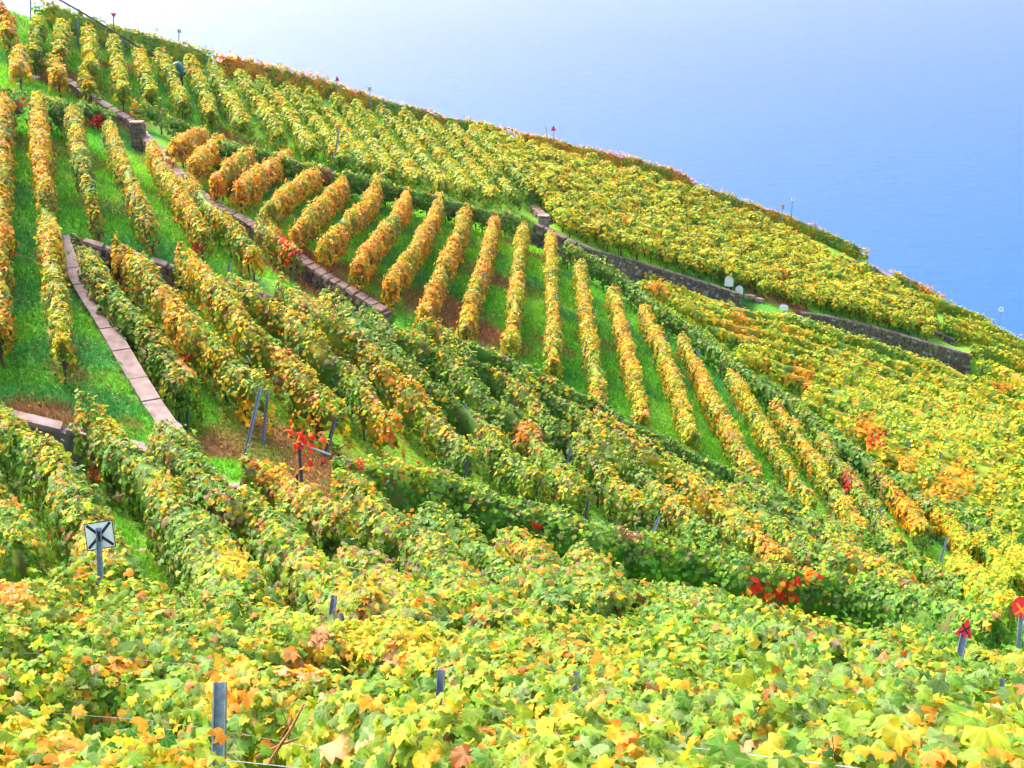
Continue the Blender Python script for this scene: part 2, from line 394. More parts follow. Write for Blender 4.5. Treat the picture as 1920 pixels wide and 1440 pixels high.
# patches of red-brown dry weeds (picture point, radius in metres, weight)
WEEDS = [(620,560,1.3),(580,540,1.2),(680,575,1.0),(760,560,1.6),(800,590,1.4),(850,590,1.5),(870,620,1.0),(930,630,1.0),(1040,650,.8),(560,530,1.2),(640,580,1.2),
         (430,850,1.1),(400,860,.9),(520,820,.9),(590,925,.9),(740,965,.7),(610,940,.6),(420,830,.6),(480,790,.4),(1150,1065,.6),(130,700,.35),(250,800,.3),(60,780,.5),(115,785,.5),
         (190,120,.7),(250,130,.9),(290,205,.8),(140,150,.8),(120,155,.8),(230,215,.8),(470,480,.8),(300,285,.9),(290,300,.7),(1440,560,1.2),(1480,575,1.5),(940,530,.6),(1000,480,.6),(590,870,1.1),(640,870,.9),(620,890,.9),(360,380,.8),(440,260,.9),(940,450,.8),(540,460,1.0)]
WP = [(hit(a, b)[:2], r) for a, b, r in WEEDS]
def ground_tint(P):
    n1 = noise(P * [1, 1, 0], 0.35, 1.0)[:, None]; n2 = noise(P * [1, 1, 0], 1.3, 4.0)[:, None]; n3 = noise(P * [1, 1, 0], 0.8, 9.0)[:, None]
    c = GREEN + (YGR - GREEN) * np.clip(0.5 + n1 * 0.8 + 0.3 * n2, 0, 1)
    c = c + (DKG - c) * np.clip(n2 * 1.3 - n1 * 0.6 - 0.1, 0, 0.9)
    c = c + (OLV - c) * np.clip(n3 * 1.4 - 0.45, 0, 0.8)
    wv = np.zeros(len(P))
    for q, r in WP:
        wv = np.maximum(wv, np.clip(1.7 - np.hypot(P[:, 0] - q[0], P[:, 1] - q[1]) / r + 0.5 * n2[:, 0] + 0.3 * n3[:, 0], 0, 1))
    c = c + (BRN - c) * (wv[:, None] * 0.9)
    return c
g_me = mesh_np('hillside', V, F, [M_GROUND], ground_tint(V), k=4, smooth=True)
o = link('hillside', g_me); o['kind'] = 'structure'
B = 4500
lk = pydata('lake', [(-B, -B, LAKE_Z), (B, -B, LAKE_Z), (B, B, LAKE_Z), (-B, B, LAKE_Z)], [(0, 1, 2, 3)], M_LAKE)
o = link('lake', lk); o['kind'] = 'structure'

# scattering volume added to whiten the far lake like sun glare
def glare_volume():
    mb = MB(); X0 = 4700.0; z0, z1 = LAKE_Z - 12, 75.0
    mb.box((0, 0, (z0 + z1) / 2), (2 * X0, 2 * X0, z1 - z0))
    m, n, l, b = new_mat('glare_scatter'); n.remove(b); pv = n.new('ShaderNodeVolumePrincipled')
    pv.inputs['Color'].default_value = (0.9, 0.93, 1, 1); pv.inputs['Density'].default_value = 0.00017; pv.inputs['Anisotropy'].default_value = 0.8
    l.new(pv.outputs[0], n['Material Output'].inputs['Volume'])
    o = link('glare_volume', mb.mesh('glare_volume', m)); o['kind'] = 'stuff'
glare_volume()
# ------------------------------------------------------------ leaves
def leaf_template(kind):
    if kind == 'near':
        ang = np.radians([-90, -52, -30, 0, 22, 48, 66, 90, 114, 132, 158, 180, 210, 232])
        rad = np.array([0.14, 0.52, 0.47, 0.58, 0.49, 0.62, 0.50, 0.66, 0.50, 0.62, 0.49, 0.58, 0.47, 0.52])
        bend = np.array([0, -.10, .02, -.12, .03, -.1, .03, -.16, .03, -.1, .03, -.12, .02, -.10])
    elif kind == 'mid':
        ang = np.radians([-90, -25, 35, 90, 145, 205]); rad = np.array([0.3, 0.6, 0.55, 0.68, 0.55, 0.6]); bend = np.array([0, -.08, -.02, -.16, -.02, -.08])
    elif kind == 'low':
        ang = np.radians([-70, 0, 70, 150, 215]); rad = np.array([0.45, 0.6, 0.62, 0.6, 0.55]); bend = np.zeros(5)
        V = np.stack([np.cos(ang) * rad, np.sin(ang) * rad, bend], -1)
        return V, np.array([(0, 1, 2), (0, 2, 3), (0, 3, 4)])
    else:
        V = np.array([(-.5, -.35, 0), (.5, -.4, -.08), (.35, .55, 0), (-.45, .5, -.1)]); return V, np.array([(0, 1, 2), (0, 2, 3)])
    V = np.vstack([[0, -0.05, 0.06], np.stack([np.cos(ang) * rad, np.sin(ang) * rad, bend], -1)])
    n = len(ang)
    return V, np.array([(0, 1 + i, 1 + (i + 1) % n) for i in range(n)])
TPL = {k: leaf_template(k) for k in ('near', 'mid', 'low', 'far')}

PAL = {
 'G': (0.12, 0.30, 0.03), 'D': (0.06, 0.21, 0.03), 'L': (0.24, 0.42, 0.03), 'Y': (0.74, 0.53, 0.018), 'K': (0.43, 0.51, 0.022),
 'O': (0.82, 0.30, 0.022), 'A': (0.80, 0.42, 0.025), 'R': (0.74, 0.035, 0.015), 'B': (0.36, 0.17, 0.05), 'P': (0.27, 0.20, 0.11), 'S': (0.20, 0.34, 0.09), 'T': (0.74, 0.42, 0.20)}
PK = list(PAL); PC = np.array([PAL[k] for k in PK])
def pal_w(s):
    w_ = np.zeros(len(PK))
    for t in s.split(): w_[PK.index(t[0])] += float(t[1:])
    return w_ / w_.sum()
# colour mixes (side leaves, top leaves)
MIX = {
 'orange': ('O2.9 A3 Y1.7 B.8 L2.2 S1.5 T0.8 K.8', 'A3 Y2 T1.2 O2 K1.6 B.6 L2 S.9'),
 'gold':   ('A1.9 O1.3 Y1.7 L2.4 S2 B.7 K1.5 G1 P.6', 'Y1.9 A2.2 K1.8 T1 O1.1 L2 S1.2 B.5 P.4'),
 'lemon':  ('K2.8 A1.4 Y1.6 L3.2 S1.8 O.6 T.6 G1 B.3', 'K2.4 Y1.8 A1.6 T1.1 L2 O.9 S.9 B.3'),
 'mixed':  ('G2 S2.6 L2.6 P1.1 O.3 A.6 Y.6 B.5 K.8', 'Y1.3 K1.8 A1.4 T.7 L2.2 S1.6 O.6 P.6'),
 'green':  ('G3 S2.8 L2.2 D.8 P1 Y.2 B.4 K.4', 'K1.5 Y.8 L2.4 A.8 G1.8 S1.8 O.35 B.3 P.7'),
 'hedge':  ('G4 D2 L1.2 S1.3 P.5', 'G2.4 L3 K1 S1 A.3 D.6 P.4 R.03'),
 'yellow': ('L2.6 K2.4 Y1.8 G1.8 A.8 S1.2 O.2', 'K3.4 Y2.4 L2.6 A.8 G1 O.12'),
 'field':  ('L2.6 G1.8 K2.2 Y1.7 S1 A.9 O.35', 'K3 Y2.6 L2.4 A.9 G.9 O.25'),
 'tgreen': ('L2.8 G1.9 K1.7 Y1 S1.4 A.4 P.3', 'K2.8 Y2.5 L2 A1 G.5 O.3'),
 'crest':  ('O1.6 A2 L1.6 G1.2 S1 B1 Y1', 'A2.6 O2 Y1.8 K1 B.6 T.8 L.6'),
 'fore':   ('L4 G3.8 S2.2 K1.4 Y.3 A.35 O.15 T.15 B.15', 'K2.6 Y.9 L4 G2.8 S1.2 A.5 O.25 T.08 B.1'),
}
def frames(N, tipdir, spin):
    N = N / np.linalg.norm(N, axis=1, keepdims=True)
    T = tipdir - (tipdir * N).sum(1, keepdims=True) * N
    T /= np.maximum(np.linalg.norm(T, axis=1, keepdims=True), 1e-5)
    Sd = np.cross(T, N)
    c, s = np.cos(spin)[:, None], np.sin(spin)[:, None]
    T2 = T * c + Sd * s; S2 = Sd * c - T * s
    return S2, T2, N
def leaves_mesh(P, N, tip, size, col, kind, vary=0.14):
    TV, TF = TPL[kind]; n = len(P); k = len(TV)
    S, T, Nn = frames(N, tip, rng.uniform(-0.9, 0.9, n))
    curl = rng.uniform(0.4, 1.9, n)
    fold = (np.abs(TV[:, 0]) * 0.0)[None] * np.ones((n, 1)); jr = np.ones((n, k))
    if kind in ('near', 'mid'):
        fold = np.abs(TV[:, 0])[None] * rng.uniform(-.1, .55, (n, 1)) + (TV[:, 1] ** 2)[None] * rng.uniform(-.5, .2, (n, 1)); jr = rng.uniform(.86, 1.14, (n, k))
    V = P[:, None] + size[:, None, None] * (jr[:, :, None] * TV[None, :, 0, None] * S[:, None] * rng.uniform(.85, 1.1, n)[:, None, None] + jr[:, :, None] * TV[None, :, 1, None] * T[:, None] + (TV[None, :, 2] * curl[:, None] + fold)[..., None] * Nn[:, None])
    F = (TF[None] + (np.arange(n) * k)[:, None, None]).reshape(-1, 3)
    C = np.repeat(col[:, None], k, 1) * rng.uniform(1 - vary, 1 + vary, (n, k, 1))
    if kind in ('near', 'mid'):
        ed = rng.random((n, 1)) < 0.25
        edge = np.ones((n, k, 3)); e = np.array([1.25, 0.8, 0.6]); edge[:, 1:] = np.where(ed[:, :, None], e, 1.0)
        C = C * edge
        C[:, 0] *= 1.12
    return V.reshape(-1, 3), F, np.clip(C.reshape(-1, 3), 0, 0.92)
def pick_col(P, hf, mix, seed, patch=None):
    """leaf pigment: mix by height in the row and by clumps"""
    ws, wt = pal_w(MIX[mix][0]), pal_w(MIX[mix][1])
    n = len(P); t = np.clip((hf - 0.72) / 0.28 + 0.0, 0, 1)[:, None]
    w_ = ws * (1 - t) + wt * t
    f = noise(P, 0.9, seed)[:, None] * 1.2; f2 = noise(P, 3.1, seed + 2.0)[:, None]
    warm = np.array([1.0 if k in 'OARTB' else (-1.0 if k in 'GDS' else 0.0) for k in PK])
    pur = np.array([1.0 if k in 'PS' else 0.0 for k in PK]); yel = np.array([1.0 if k in 'YK' else 0. for k in PK])
    w_ = w_ * np.exp(1.1 * f * warm + 1.0 * f2 * (yel - 0.6 * pur))
    w_ /= w_.sum(1, keepdims=True)
    c = np.cumsum(w_, 1); r = rng.random((n, 1)); ix = np.minimum((r > c).sum(1), len(PK) - 1)
    col = PC[ix] * rng.uniform(0.78, 1.2, (n, 1)) * (1 + rng.normal(0, 0.07, (n, 3)))
    if patch is not None:
        for (q, rad, key) in patch:
            if len(q) == 2: gx_, gy_ = project(P); d = np.hypot(gx_ - q[0], gy_ - q[1])
            else: d = np.linalg.norm(P - q, axis=1)
            m_ = rng.random(n) < np.clip(1.6 * (1 - d / rad), 0, 0.93)
            ks = PC[[PK.index(z) for z in key]]
            col[m_] = ks[rng.integers(0, len(ks), m_.sum())] * rng.uniform(0.75, 1.15, (m_.sum(), 1))
    return np.clip(col, 0.01, 0.9)

NEARLEAF = {}
def near_leaf_mesh(j, key):
    if (j, key) not in NEARLEAF:
        TV, TF = TPL['near']; r2 = np.random.default_rng(j * 31 + 5)
        V = TV.copy(); V[1:, :2] *= r2.uniform(.86, 1.14, (len(V) - 1, 1)); V[:, 2] *= r2.uniform(.3, 2.4); V[:, 2] += V[:, 0] ** 2 * r2.uniform(-.5, .5)
        c = np.repeat(np.array([PAL[key]]), len(V), 0) * r2.uniform(.85, 1.12, (len(V), 1))
        c[0] *= 1.15
        if r2.random() < .35: c[1:] *= np.array([1.25, .78, .6])
        st = np.array([(-.012, -.02, .05), (.012, -.02, .05), (.01, -.75, -.1)]); nV = len(V)
        V = np.vstack([V, st]); F = np.vstack([TF, [(nV, nV + 1, nV + 2)]])
        c = np.vstack([c, np.repeat([[.5, .2, .08]], 3, 0)])
        lu = V.copy(); lu[:, 2] = 1; lu[-3:, 2] = 0; V[:, 2] += np.abs(V[:, 0]) * r2.uniform(-.1, .6)
        NEARLEAF[(j, key)] = mesh_np('leaf', V, F, [M_LEAFN], np.clip(c, .01, .9), leafuv=lu)
    return NEARLEAF[(j, key)]

STAT = dict(tris=0, rows=0, length=0)
def build_row(P, label, mix='mixed', group=None, w=0.33, ht=1.5, hb=0.35, dens_=200, leaf=0.13, kind='mid', lump=0.12, lumpf=1.6,
              patch=None, trunks=1.1, posts=5.0, post_h=1.75, single=0, wires=None, lean=(0, 0), ends=True, smooth=2, name='vine_row', taper=0.0, cat='vine row', sparse=0.0, core=True):
    """P: ground polyline of the row (n,3 world). One thing: foliage, trunks, posts, wires, and single leaves when near."""
    P = smooth_poly(P, smooth); Q, T = dens(P, 0.25); Q[:, 2] = gz(Q[:, 0], Q[:, 1]); L = T[-1]
    org = Vector(Q[0]); O = np.array(org)
    t = thing(name, label, cat, org, group)
    seed = rng.uniform(0, 40)
    n = int(L * dens_)
    s = rng.uniform(-0.1, L + 0.1, n)
    # leaves denser on the crest and outside
    th = rng.uniform(0, 2 * np.pi, n)
    keep = rng.random(n) < np.where(np.sin(th) < -0.55, 0.35, 1.0); s, th = s[keep], th[keep]; n = len(s)
    cx = np.interp(s, T, Q[:, 0]); cy = np.interp(s, T, Q[:, 1]); cz = np.interp(s, T, Q[:, 2])
    ds = 0.3
    tx = np.interp(s + ds, T, Q[:, 0]) - np.interp(s - ds, T, Q[:, 0]); ty = np.interp(s + ds, T, Q[:, 1]) - np.interp(s - ds, T, Q[:, 1])
    tl = np.hypot(tx, ty) + 1e-6; tx /= tl; ty /= tl
    sx, sy = ty, -tx
    ct, st_ = np.cos(th), np.sin(th)
    ca = np.sign(ct) * np.abs(ct) ** 0.75; sa = np.sign(st_) * np.abs(st_) ** 0.75
    base = np.stack([cx, cy, cz], -1)
    away = (cx * sx + cy * sy) * ct / np.hypot(cx, cy)
    k2 = (away < .35) | (rng.random(n) < .5)
    s, th, cx, cy, cz, sx, sy, tx, ty, ct, st_, ca, sa, base = [q_[k2] for q_ in (s, th, cx, cy, cz, sx, sy, tx, ty, ct, st_, ca, sa, base)]; n = len(s)
    gaps = [(rng.uniform(.5, max(L - .5, .6)), rng.uniform(.25, .5), rng.uniform(.2, .55)) for _ in range(int(L / 4.5) + 1)]
    gf = np.ones(n)
    for g_, gw_, ga_ in gaps: gf *= 1 - ga_ * np.exp(-((s - g_) / gw_) ** 2)
    gf *= 1 + .12 * noise(np.stack([s * .6, s * 0, s * 0 + seed], -1), 1.0, seed + 9)
    if kind != 'near' and ends: wsv = gf
    else: wsv = 1.0
    hm, hh = (ht + hb) / 2, (ht - hb) / 2
    lum = noise(np.stack([s * 1.0, ca * 0.8, sa * 0.8], -1), lumpf, seed) * lump + noise(np.stack([s, ca * 1.5, sa * 1.5], -1), lumpf * 3, seed) * lump * .45
    plant = lump * 0.6 * np.cos(2 * np.pi * s / 1.15 + seed)
    rr = 1 + lum + plant - np.abs(rng.normal(0, 0.16, n)) + (rng.random(n) < 0.10) * rng.uniform(0, 0.42, n)
    endf = np.clip(np.minimum(s + 0.15, L + 0.15 - s) / 0.35, 0.35, 1) if ends else 1.0
    ww = w * (1 - 0.18 * sa) * endf
    ww = ww * wsv; off = ca * ww * rr; zz = hm + sa * hh * (rr * 0.5 + 0.5 * (1 + lum * 1.0)) * (1 - .35 * (1 - wsv)) + 0.10 * noise(np.stack([s, s * 0, s * 0 + seed], -1), 1.1, seed)
    lowcut = hb + 0.25 * noise(np.stack([s, s * 0 + 3, s * 0], -1), 2.3, seed) + (0.05 if sparse == 0 else sparse)
    ok = zz > lowcut; 
    fld = noise(np.stack([s, ca, zz], -1), 2.6, seed + 5) > (-1.15 if sparse == 0 else -0.2)
    ok &= fld | (rng.random(n) < .3)
    pos = base + np.stack([sx * off, sy * off, zz], -1)
    out = np.stack([sx * ca, sy * ca, sa * 0.9 + 0.35], -1)
    N = out + rng.normal(0, 0.42, (n, 3))
    tip = np.stack([sx * ca * .5, sy * ca * .5, -np.ones(n)], -1) + rng.normal(0, .45, (n, 3))
    hf = np.clip((zz - hb) / (ht - hb), 0, 1.2)
    pos, N, tip, hf, rr = pos[ok], N[ok], tip[ok], hf[ok], rr[ok]; n = len(pos)
    size = leaf * np.exp(rng.normal(0, 0.24, n))
    size *= np.where(hf > 0.95, 0.8, 1)
    top_ = np.where(hf > .88)[0]                       # loose shoots standing above the crest
    if len(top_) > 10:
        ns_ = int(L * (2.6 if kind == 'near' else 1.5)); st0 = rng.choice(top_, ns_); up = rng.uniform(.08, .42 if kind == 'near' else .26, ns_); lean_ = rng.normal(0, .35, (ns_, 2)); m5 = 5
        fr = np.linspace(.25, 1, m5)[None, :, None]
        sh = pos[st0][:, None] + fr * np.concatenate([lean_ * up[:, None], up[:, None]], 1)[:, None] + rng.normal(0, .03, (ns_, m5, 3))
        pos = np.vstack([pos, sh.reshape(-1, 3)]); N = np.vstack([N, rng.normal(0, .6, (ns_ * m5, 3)) + [0, 0, .5]]); tip = np.vstack([tip, rng.normal(0, .7, (ns_ * m5, 3)) - [0, 0, .4]])
        size = np.r_[size, np.tile(leaf * np.linspace(.85, .5, m5), ns_)]; hf = np.r_[hf, np.full(ns_ * m5, 1.1)]; rr = np.r_[rr, np.full(ns_ * m5, 1.2)]; n = len(pos)
    col = pick_col(pos, hf, mix, seed * 0.3, patch)
    if single:
        d = np.linalg.norm(pos, axis=1); px, py = project(pos)
        vis = (px > 0) & (px < 1920) & (py > 0) & (py < 1440)
        face = -(N * pos).sum(1) / (np.linalg.norm(N, axis=1) * d)
        score = np.where(vis, size / d * (0.5 + np.clip(face, 0, 1)) * np.clip(rr, .3, 1.2) ** 2 * (hf > .25), 0)
        m_ = min(single, 300, int((score > 0).sum())); top = np.argsort(-score)[:m_]
        S_, T_, N_ = frames(N[top], tip[top], rng.uniform(-.9, .9, m_))
        for a in range(m_):
            c = col[top[a]]; key = PK[int(np.argmin(((PC - c) ** 2).sum(1)))]
            ob = link('leaf', near_leaf_mesh(int(rng.integers(0, 5)), key), t)
            M_ = Matrix(((S_[a][0], T_[a][0], N_[a][0], 0), (S_[a][1], T_[a][1], N_[a][1], 0), (S_[a][2], T_[a][2], N_[a][2], 0), (0, 0, 0, 1)))
            M_ = Matrix.Translation(Vector(pos[top[a]] - O + 0.02 * N_[a])) @ M_ @ Matrix.Scale(float(size[top[a]] * 1.05), 4)
            ob.matrix_local = M_
        kp = np.ones(n, bool); kp[top] = False
        pos, N, tip, size, col = pos[kp], N[kp], tip[kp], size[kp], col[kp]
    V, F, C = leaves_mesh(pos - O, N, tip, size, col, kind)
    # inner mass of older leaves
    K = 8; Qc = Q[::2]; nc = len(Qc); tt = T[::2]
    tg = np.gradient(Qc[:, :2], axis=0); tg /= np.linalg.norm(tg, axis=1, keepdims=True) + 1e-9
    sv = np.stack([tg[:, 1], -tg[:, 0]], -1)
    an = np.linspace(0, 2 * np.pi, K, endpoint=False)
    ca, sa = np.sign(np.cos(an)) * np.abs(np.cos(an)) ** .75, np.sign(np.sin(an)) * np.abs(np.sin(an)) ** .75
    lm = 1 + noise(np.stack([np.repeat(tt, K), np.tile(ca, nc) * .8, np.tile(sa, nc) * .8], -1), lumpf, seed).reshape(nc, K) * lump
    pl = (lump * .6 * np.cos(2 * np.pi * tt / 1.15 + seed))[:, None]
    ef = (np.clip((np.minimum(tt, L - tt) - 0.35) / 0.6, 0.05, 1) if ends else np.ones(nc))[:, None]
    cw = 0.6 * w * (lm + pl) * ef * rng.uniform(.8, 1.15, (nc, K)) * ca[None]; chh = hm + 0.08 + sa[None] * hh * 0.68 * lm * (0.2 + .8 * ef) + rng.normal(0, .05, (nc, K))
    CV = np.stack([Qc[:, None, 0] + sv[:, None, 0] * cw, Qc[:, None, 1] + sv[:, None, 1] * cw, Qc[:, None, 2] + chh], -1).reshape(-1, 3)
    ci = np.arange(nc * K).reshape(nc, K); a0, a1 = ci[:-1], ci[1:]
    q = np.stack([a0, np.roll(a0, -1, 1), np.roll(a1, -1, 1), a1], -1).reshape(-1, 4)
    cf = np.concatenate([q[:, [0, 1, 2]], q[:, [0, 2, 3]]])
    cf = np.concatenate([cf, [(ci[0, 0], ci[0, j + 1], ci[0, j]) for j in range(1, K - 1)], [(ci[-1, 0], ci[-1, j], ci[-1, j + 1]) for j in range(1, K - 1)]])
    cc = pick_col(CV, np.full(len(CV), .3), mix, seed * .3, None) * 0.75 + np.array((0.12, 0.18, 0.04)) * 0.25
    nV = len(V); lu = None
    if not core: CV, cc, cf = CV[:0], cc[:0], cf[:0]
    if kind == 'near': lu = np.zeros((nV + len(CV), 3)); lt = TPL['near'][0].copy(); lt[:, 2] = 1; lu[:nV] = np.tile(lt, (nV // len(lt), 1))
    me = mesh_np('foliage', np.vstack([V, CV - O]), np.vstack([F, cf + nV]), [M_LEAFN if kind == 'near' else M_LEAF], np.vstack([C, cc]), leafuv=lu)
    fo = link('foliage', me, t); fo['kind'] = 'stuff'
    STAT['tris'] += len(F) + len(cf); STAT['rows'] += 1; STAT['length'] += L
    if trunks:
        for d_ in np.arange(0.15, L, trunks):
            j = int(rng.integers(0, len(TRUNKS))); x, y = np.interp(d_, T, Q[:, 0]), np.interp(d_, T, Q[:, 1])
            link('trunk', TRUNKS[j], t, Vector((x, y, float(gz(x, y)) - 0.03)) - org, (0, 0, rng.uniform(0, 6.28)), (1, 1, max(.5, (hb + .25) / .65)))
    if posts:
        k_ = max(1, int(round(L / posts))); 
        for d_ in np.linspace(0.05, L - 0.05, k_ + 1):
            x, y = np.interp(d_, T, Q[:, 0]), np.interp(d_, T, Q[:, 1])
            link('post', POST, t, Vector((x, y, float(gz(x, y)))) - org, (rng.normal(0, .05), rng.normal(0, .05) + 0.06, rng.uniform(-.4, .4)), (1, 1, post_h * rng.uniform(.96, 1.06)))
    if wires:
        for hgt in wires:
            for sg in (-1, 1):
                mb = MB(); pts = []
                for d_ in np.arange(0, L, 1.2):
                    x, y = np.interp(d_, T, Q[:, 0]), np.interp(d_, T, Q[:, 1]); gx = np.interp(min(d_ + .1, L), T, Q[:, 0]) - np.interp(d_ - .1, T, Q[:, 0]); gy = np.interp(min(d_ + .1, L), T, Q[:, 1]) - np.interp(d_ - .1, T, Q[:, 1])
                    nn = math.hypot(gx, gy) + 1e-6
                    pts.append(Vector((x + gy / nn * sg * (w * .95), y - gx / nn * sg * (w * .95), float(gz(x, y)) + hgt + rng.normal(0, .02))) - org)
                mb.tube(pts, 0.0022, 4); link('wire', mb.mesh('wire', M_WIRE), t)
    return t, Q

def trunk_mesh(j):
    r2 = random.Random(j); mb = MB(); pts = []; x = y = 0
    for k in range(5):
        pts.append((x, y, k * .17)); x += r2.uniform(-.035, .035); y += r2.uniform(-.035, .035)
    mb.tube(pts, [.05, .035, .032, .04, .045], 6)
    mb.tube([(x, y, .66), (x + .2, y + .05, .78), (x + .4, y, .8)], [.03, .018, .012], 4)
    mb.tube([(x, y, .66), (x - .2, y - .02, .76), (x - .42, y, .82)], [.03, .018, .012], 4)
    return mb.mesh('trunk', M_BARK, True)
TRUNKS = [trunk_mesh(j) for j in range(5)]
def post_mesh(name, mat, wd=.07, dp=.045):
    mb = MB(); tk = .008
    mb.box((0, 0, .5), (wd, tk, 1)); mb.box((-wd / 2 + tk / 2, dp / 2 + tk / 2, .5), (tk, dp, 1)); mb.box((wd / 2 - tk / 2, dp / 2 + tk / 2, .5), (tk, dp, 1))
    for x in (-.012, .012): mb.box((x, -tk / 2 - .002, .5), (.006, .004, .996))
    for k in range(7):
        mb.box((-wd / 2 - .005, dp / 2, .35 + k * .09), (.01, .018, .008)); mb.box((wd / 2 + .005, dp / 2, .35 + k * .09), (.01, .018, .008))
    return mb.mesh(name, mat)
POST = post_mesh('post', M_STEEL); POSTD = post_mesh('post', M_STEELD)

def cane_mesh(j):
    r2 = random.Random(j + 9); pts = [(0, 0, 0)]
    for k in range(5): p = pts[-1]; pts.append((p[0] + r2.uniform(-.025, .04), p[1] + r2.uniform(-.03, .03), p[2] + .11))
    mb = MB(); mb.tube(pts, [.006, .0055, .005, .0045, .0035, .002], 5)
    for k in (1, 2, 3, 4):
        p = pts[k]; mb.tube([p, (p[0] + r2.choice((-1, 1)) * .05, p[1] + r2.uniform(-.04, .04), p[2] + .035)], .0022, 3)
    return mb.mesh('cane', M_CANE)
CANES = [cane_mesh(j) for j in range(5)]
# ---- ROWS
ORD = ['first','second','third','fourth','fifth','sixth','seventh','eighth','ninth','tenth','eleventh','twelfth','thirteenth','fourteenth','fifteenth','sixteenth','seventeenth','eighteenth','nineteenth','twentieth','twenty-first','twenty-second','twenty-third','twenty-fourth']
ROWS = []
def patch_of(L):
    out = []
    for px, py, rad, key, dz in L:
        out.append((np.array((px, py)), rad * FPX / np.linalg.norm(hit(px, py, min(dz, 1.0))), key))
    return out
def row_px(px, label, ht=1.5, **kw):
    P = trace(px, ht)
    t, Q = build_row(P, label, ht=ht, **kw); ROWS.append((t, Q))
    if kw.get('kind') == 'near':                       # red-brown shoots in and above the foliage
        for a in range(26):
            s_ = rng.uniform(0, 1) * (len(Q) - 1); q = Q[int(s_)]; u_, _v = project(q + [0, 0, 1.4])
            if not (-60 < u_ < 1980): continue
            link('cane', CANES[a % 5], t, Vector(q) + Vector((rng.normal(0, .12), -.38 + rng.normal(0, .08), rng.uniform(.75, 1.25))) - t.location, (rng.normal(-.1, .25), rng.normal(.1, .45), rng.uniform(0, 6)), (1, 1, rng.uniform(.8, 1.3)))
    return t

# left terrace: orange rows over grass
GA = 'vine rows running down the grass terrace on the left'
A = [
 ([(-62,140),(-66,300),(-66,480),(-62,640)], 'gold vine row on the grass, only its edge showing left of the grass strip', 'gold', None),
 ([(2,168),(-1,300),(-4,430),(-8,600)], 'golden vine row cut off by the left edge of the picture', 'gold', None),
 ([(70,172),(72,230),(82,330),(88,420),(98,500),(110,590),(117,640)], 'gold and green vine row left of the pink slab wall, ending in a bare trunk', 'gold', None),
 ([(133,197),(143,250),(158,320),(174,372),(178,390)], 'orange and mauve vine row ending at a leaning post above the rubble wall', 'mixed', None),
 ([(203,228),(222,280),(244,332),(268,385),(282,420)], 'brownish gold vine row on the left grass, just right of the leaning post row', 'mixed', None),
 ([(283,262),(305,310),(333,350),(362,395),(384,430)], 'orange and grey-green vine row with dark red leaves around its lower post', 'gold', [(370,470,.45,'RRP',.3)]),
 ([(352,328),(390,378),(430,410),(462,445),(478,470)], 'mauve and gold vine row along the middle stone wall, golden at its lower end', 'mixed', [(470,495,.6,'AYO',.7)]),
 ([(490,395),(510,430),(540,452),(557,468)], 'short vine row with a bright red clump at its lower end beside the stone wall', 'mixed', [(538,440,.5,'RR',1.2),(545,480,.5,'RRO',.6)]),
]
for px, lab, mix, pt in A:
    row_px(px, lab, mix=mix, group=GA, w=.30, ht=1.5, lump=.2, dens_=400, leaf=.11, patch=patch_of(pt) if pt else None, posts=0, trunks=1.0)

# orange block over grass in the middle
GB = 'orange vine rows of the middle grass block'
Bk = [
 [(383,236),(360,246),(335,262),(312,280)],
 [(413,252),(392,268),(372,286),(365,306)],
 [(477,274),(443,293),(413,320),(400,335)],
 [(540,280),(510,298),(473,325),(447,350)],
 [(602,305),(563,333),(523,361),(500,388)],
 [(654,317),(627,350),(590,388),(556,420),(548,436)],
 [(709,330),(691,373),(652,400),(614,445),(606,462)],
 [(765,353),(748,393),(713,430),(680,468),(668,490)],
 [(827,362),(806,410),(780,450),(757,483),(730,530)],
 [(873,382),(862,427),(843,460),(828,500),(806,545),(792,575)],
 [(926,403),(919,440),(907,480),(893,520),(880,565),(872,605)],
 [(980,420),(974,460),(972,500),(967,543),(962,590),(957,640)],
 [(1033,437),(1034,483),(1036,530),(1038,580),(1037,620),(1038,675)],
 [(1088,492),(1093,530),(1102,590),(1108,640),(1120,700),(1126,752)],
 [(1151,540),(1161,580),(1176,640),(1190,695),(1207,775)],
 [(1208,572),(1236,625),(1256,680),(1276,735),(1300,812)],
 [(1280,628),(1308,676),(1336,735),(1366,790),(1394,845),(1424,885)],
 [(1370,688),(1402,738),(1430,790),(1466,847),(1496,893),(1524,930)],
 [(1455,752),(1484,788),(1510,824),(1556,887),(1588,943),(1622,985)],
 [(1538,806),(1564,845),(1598,888),(1630,938),(1662,980),(1690,1015)],
 [(1641,874),(1682,912),(1716,956),(1736,985)],
 [(1722,926),(1762,952),(1796,984),(1828,1018)],
 [(1800,968),(1838,1000),(1876,1040),(1905,1075)],
]
Blook = ['stubby reddish orange','low bright orange','gold and orange','yellow gold','orange and olive','orange','bright orange','deep orange','orange and gold','long orange','tall orange and yellow','straight gold','gold and apricot','pale gold','gold and mauve-green','golden green','yellow-green and apricot','green and rusty gold','rusty gold','green-gold, red-streaked','golden, yellow-ended','yellow-green','olive and yellow']
Bmix = ['orange']*10 + ['orange','lemon','lemon','lemon','lemon','lemon','gold','lemon','gold','mixed','green','yellow','yellow']
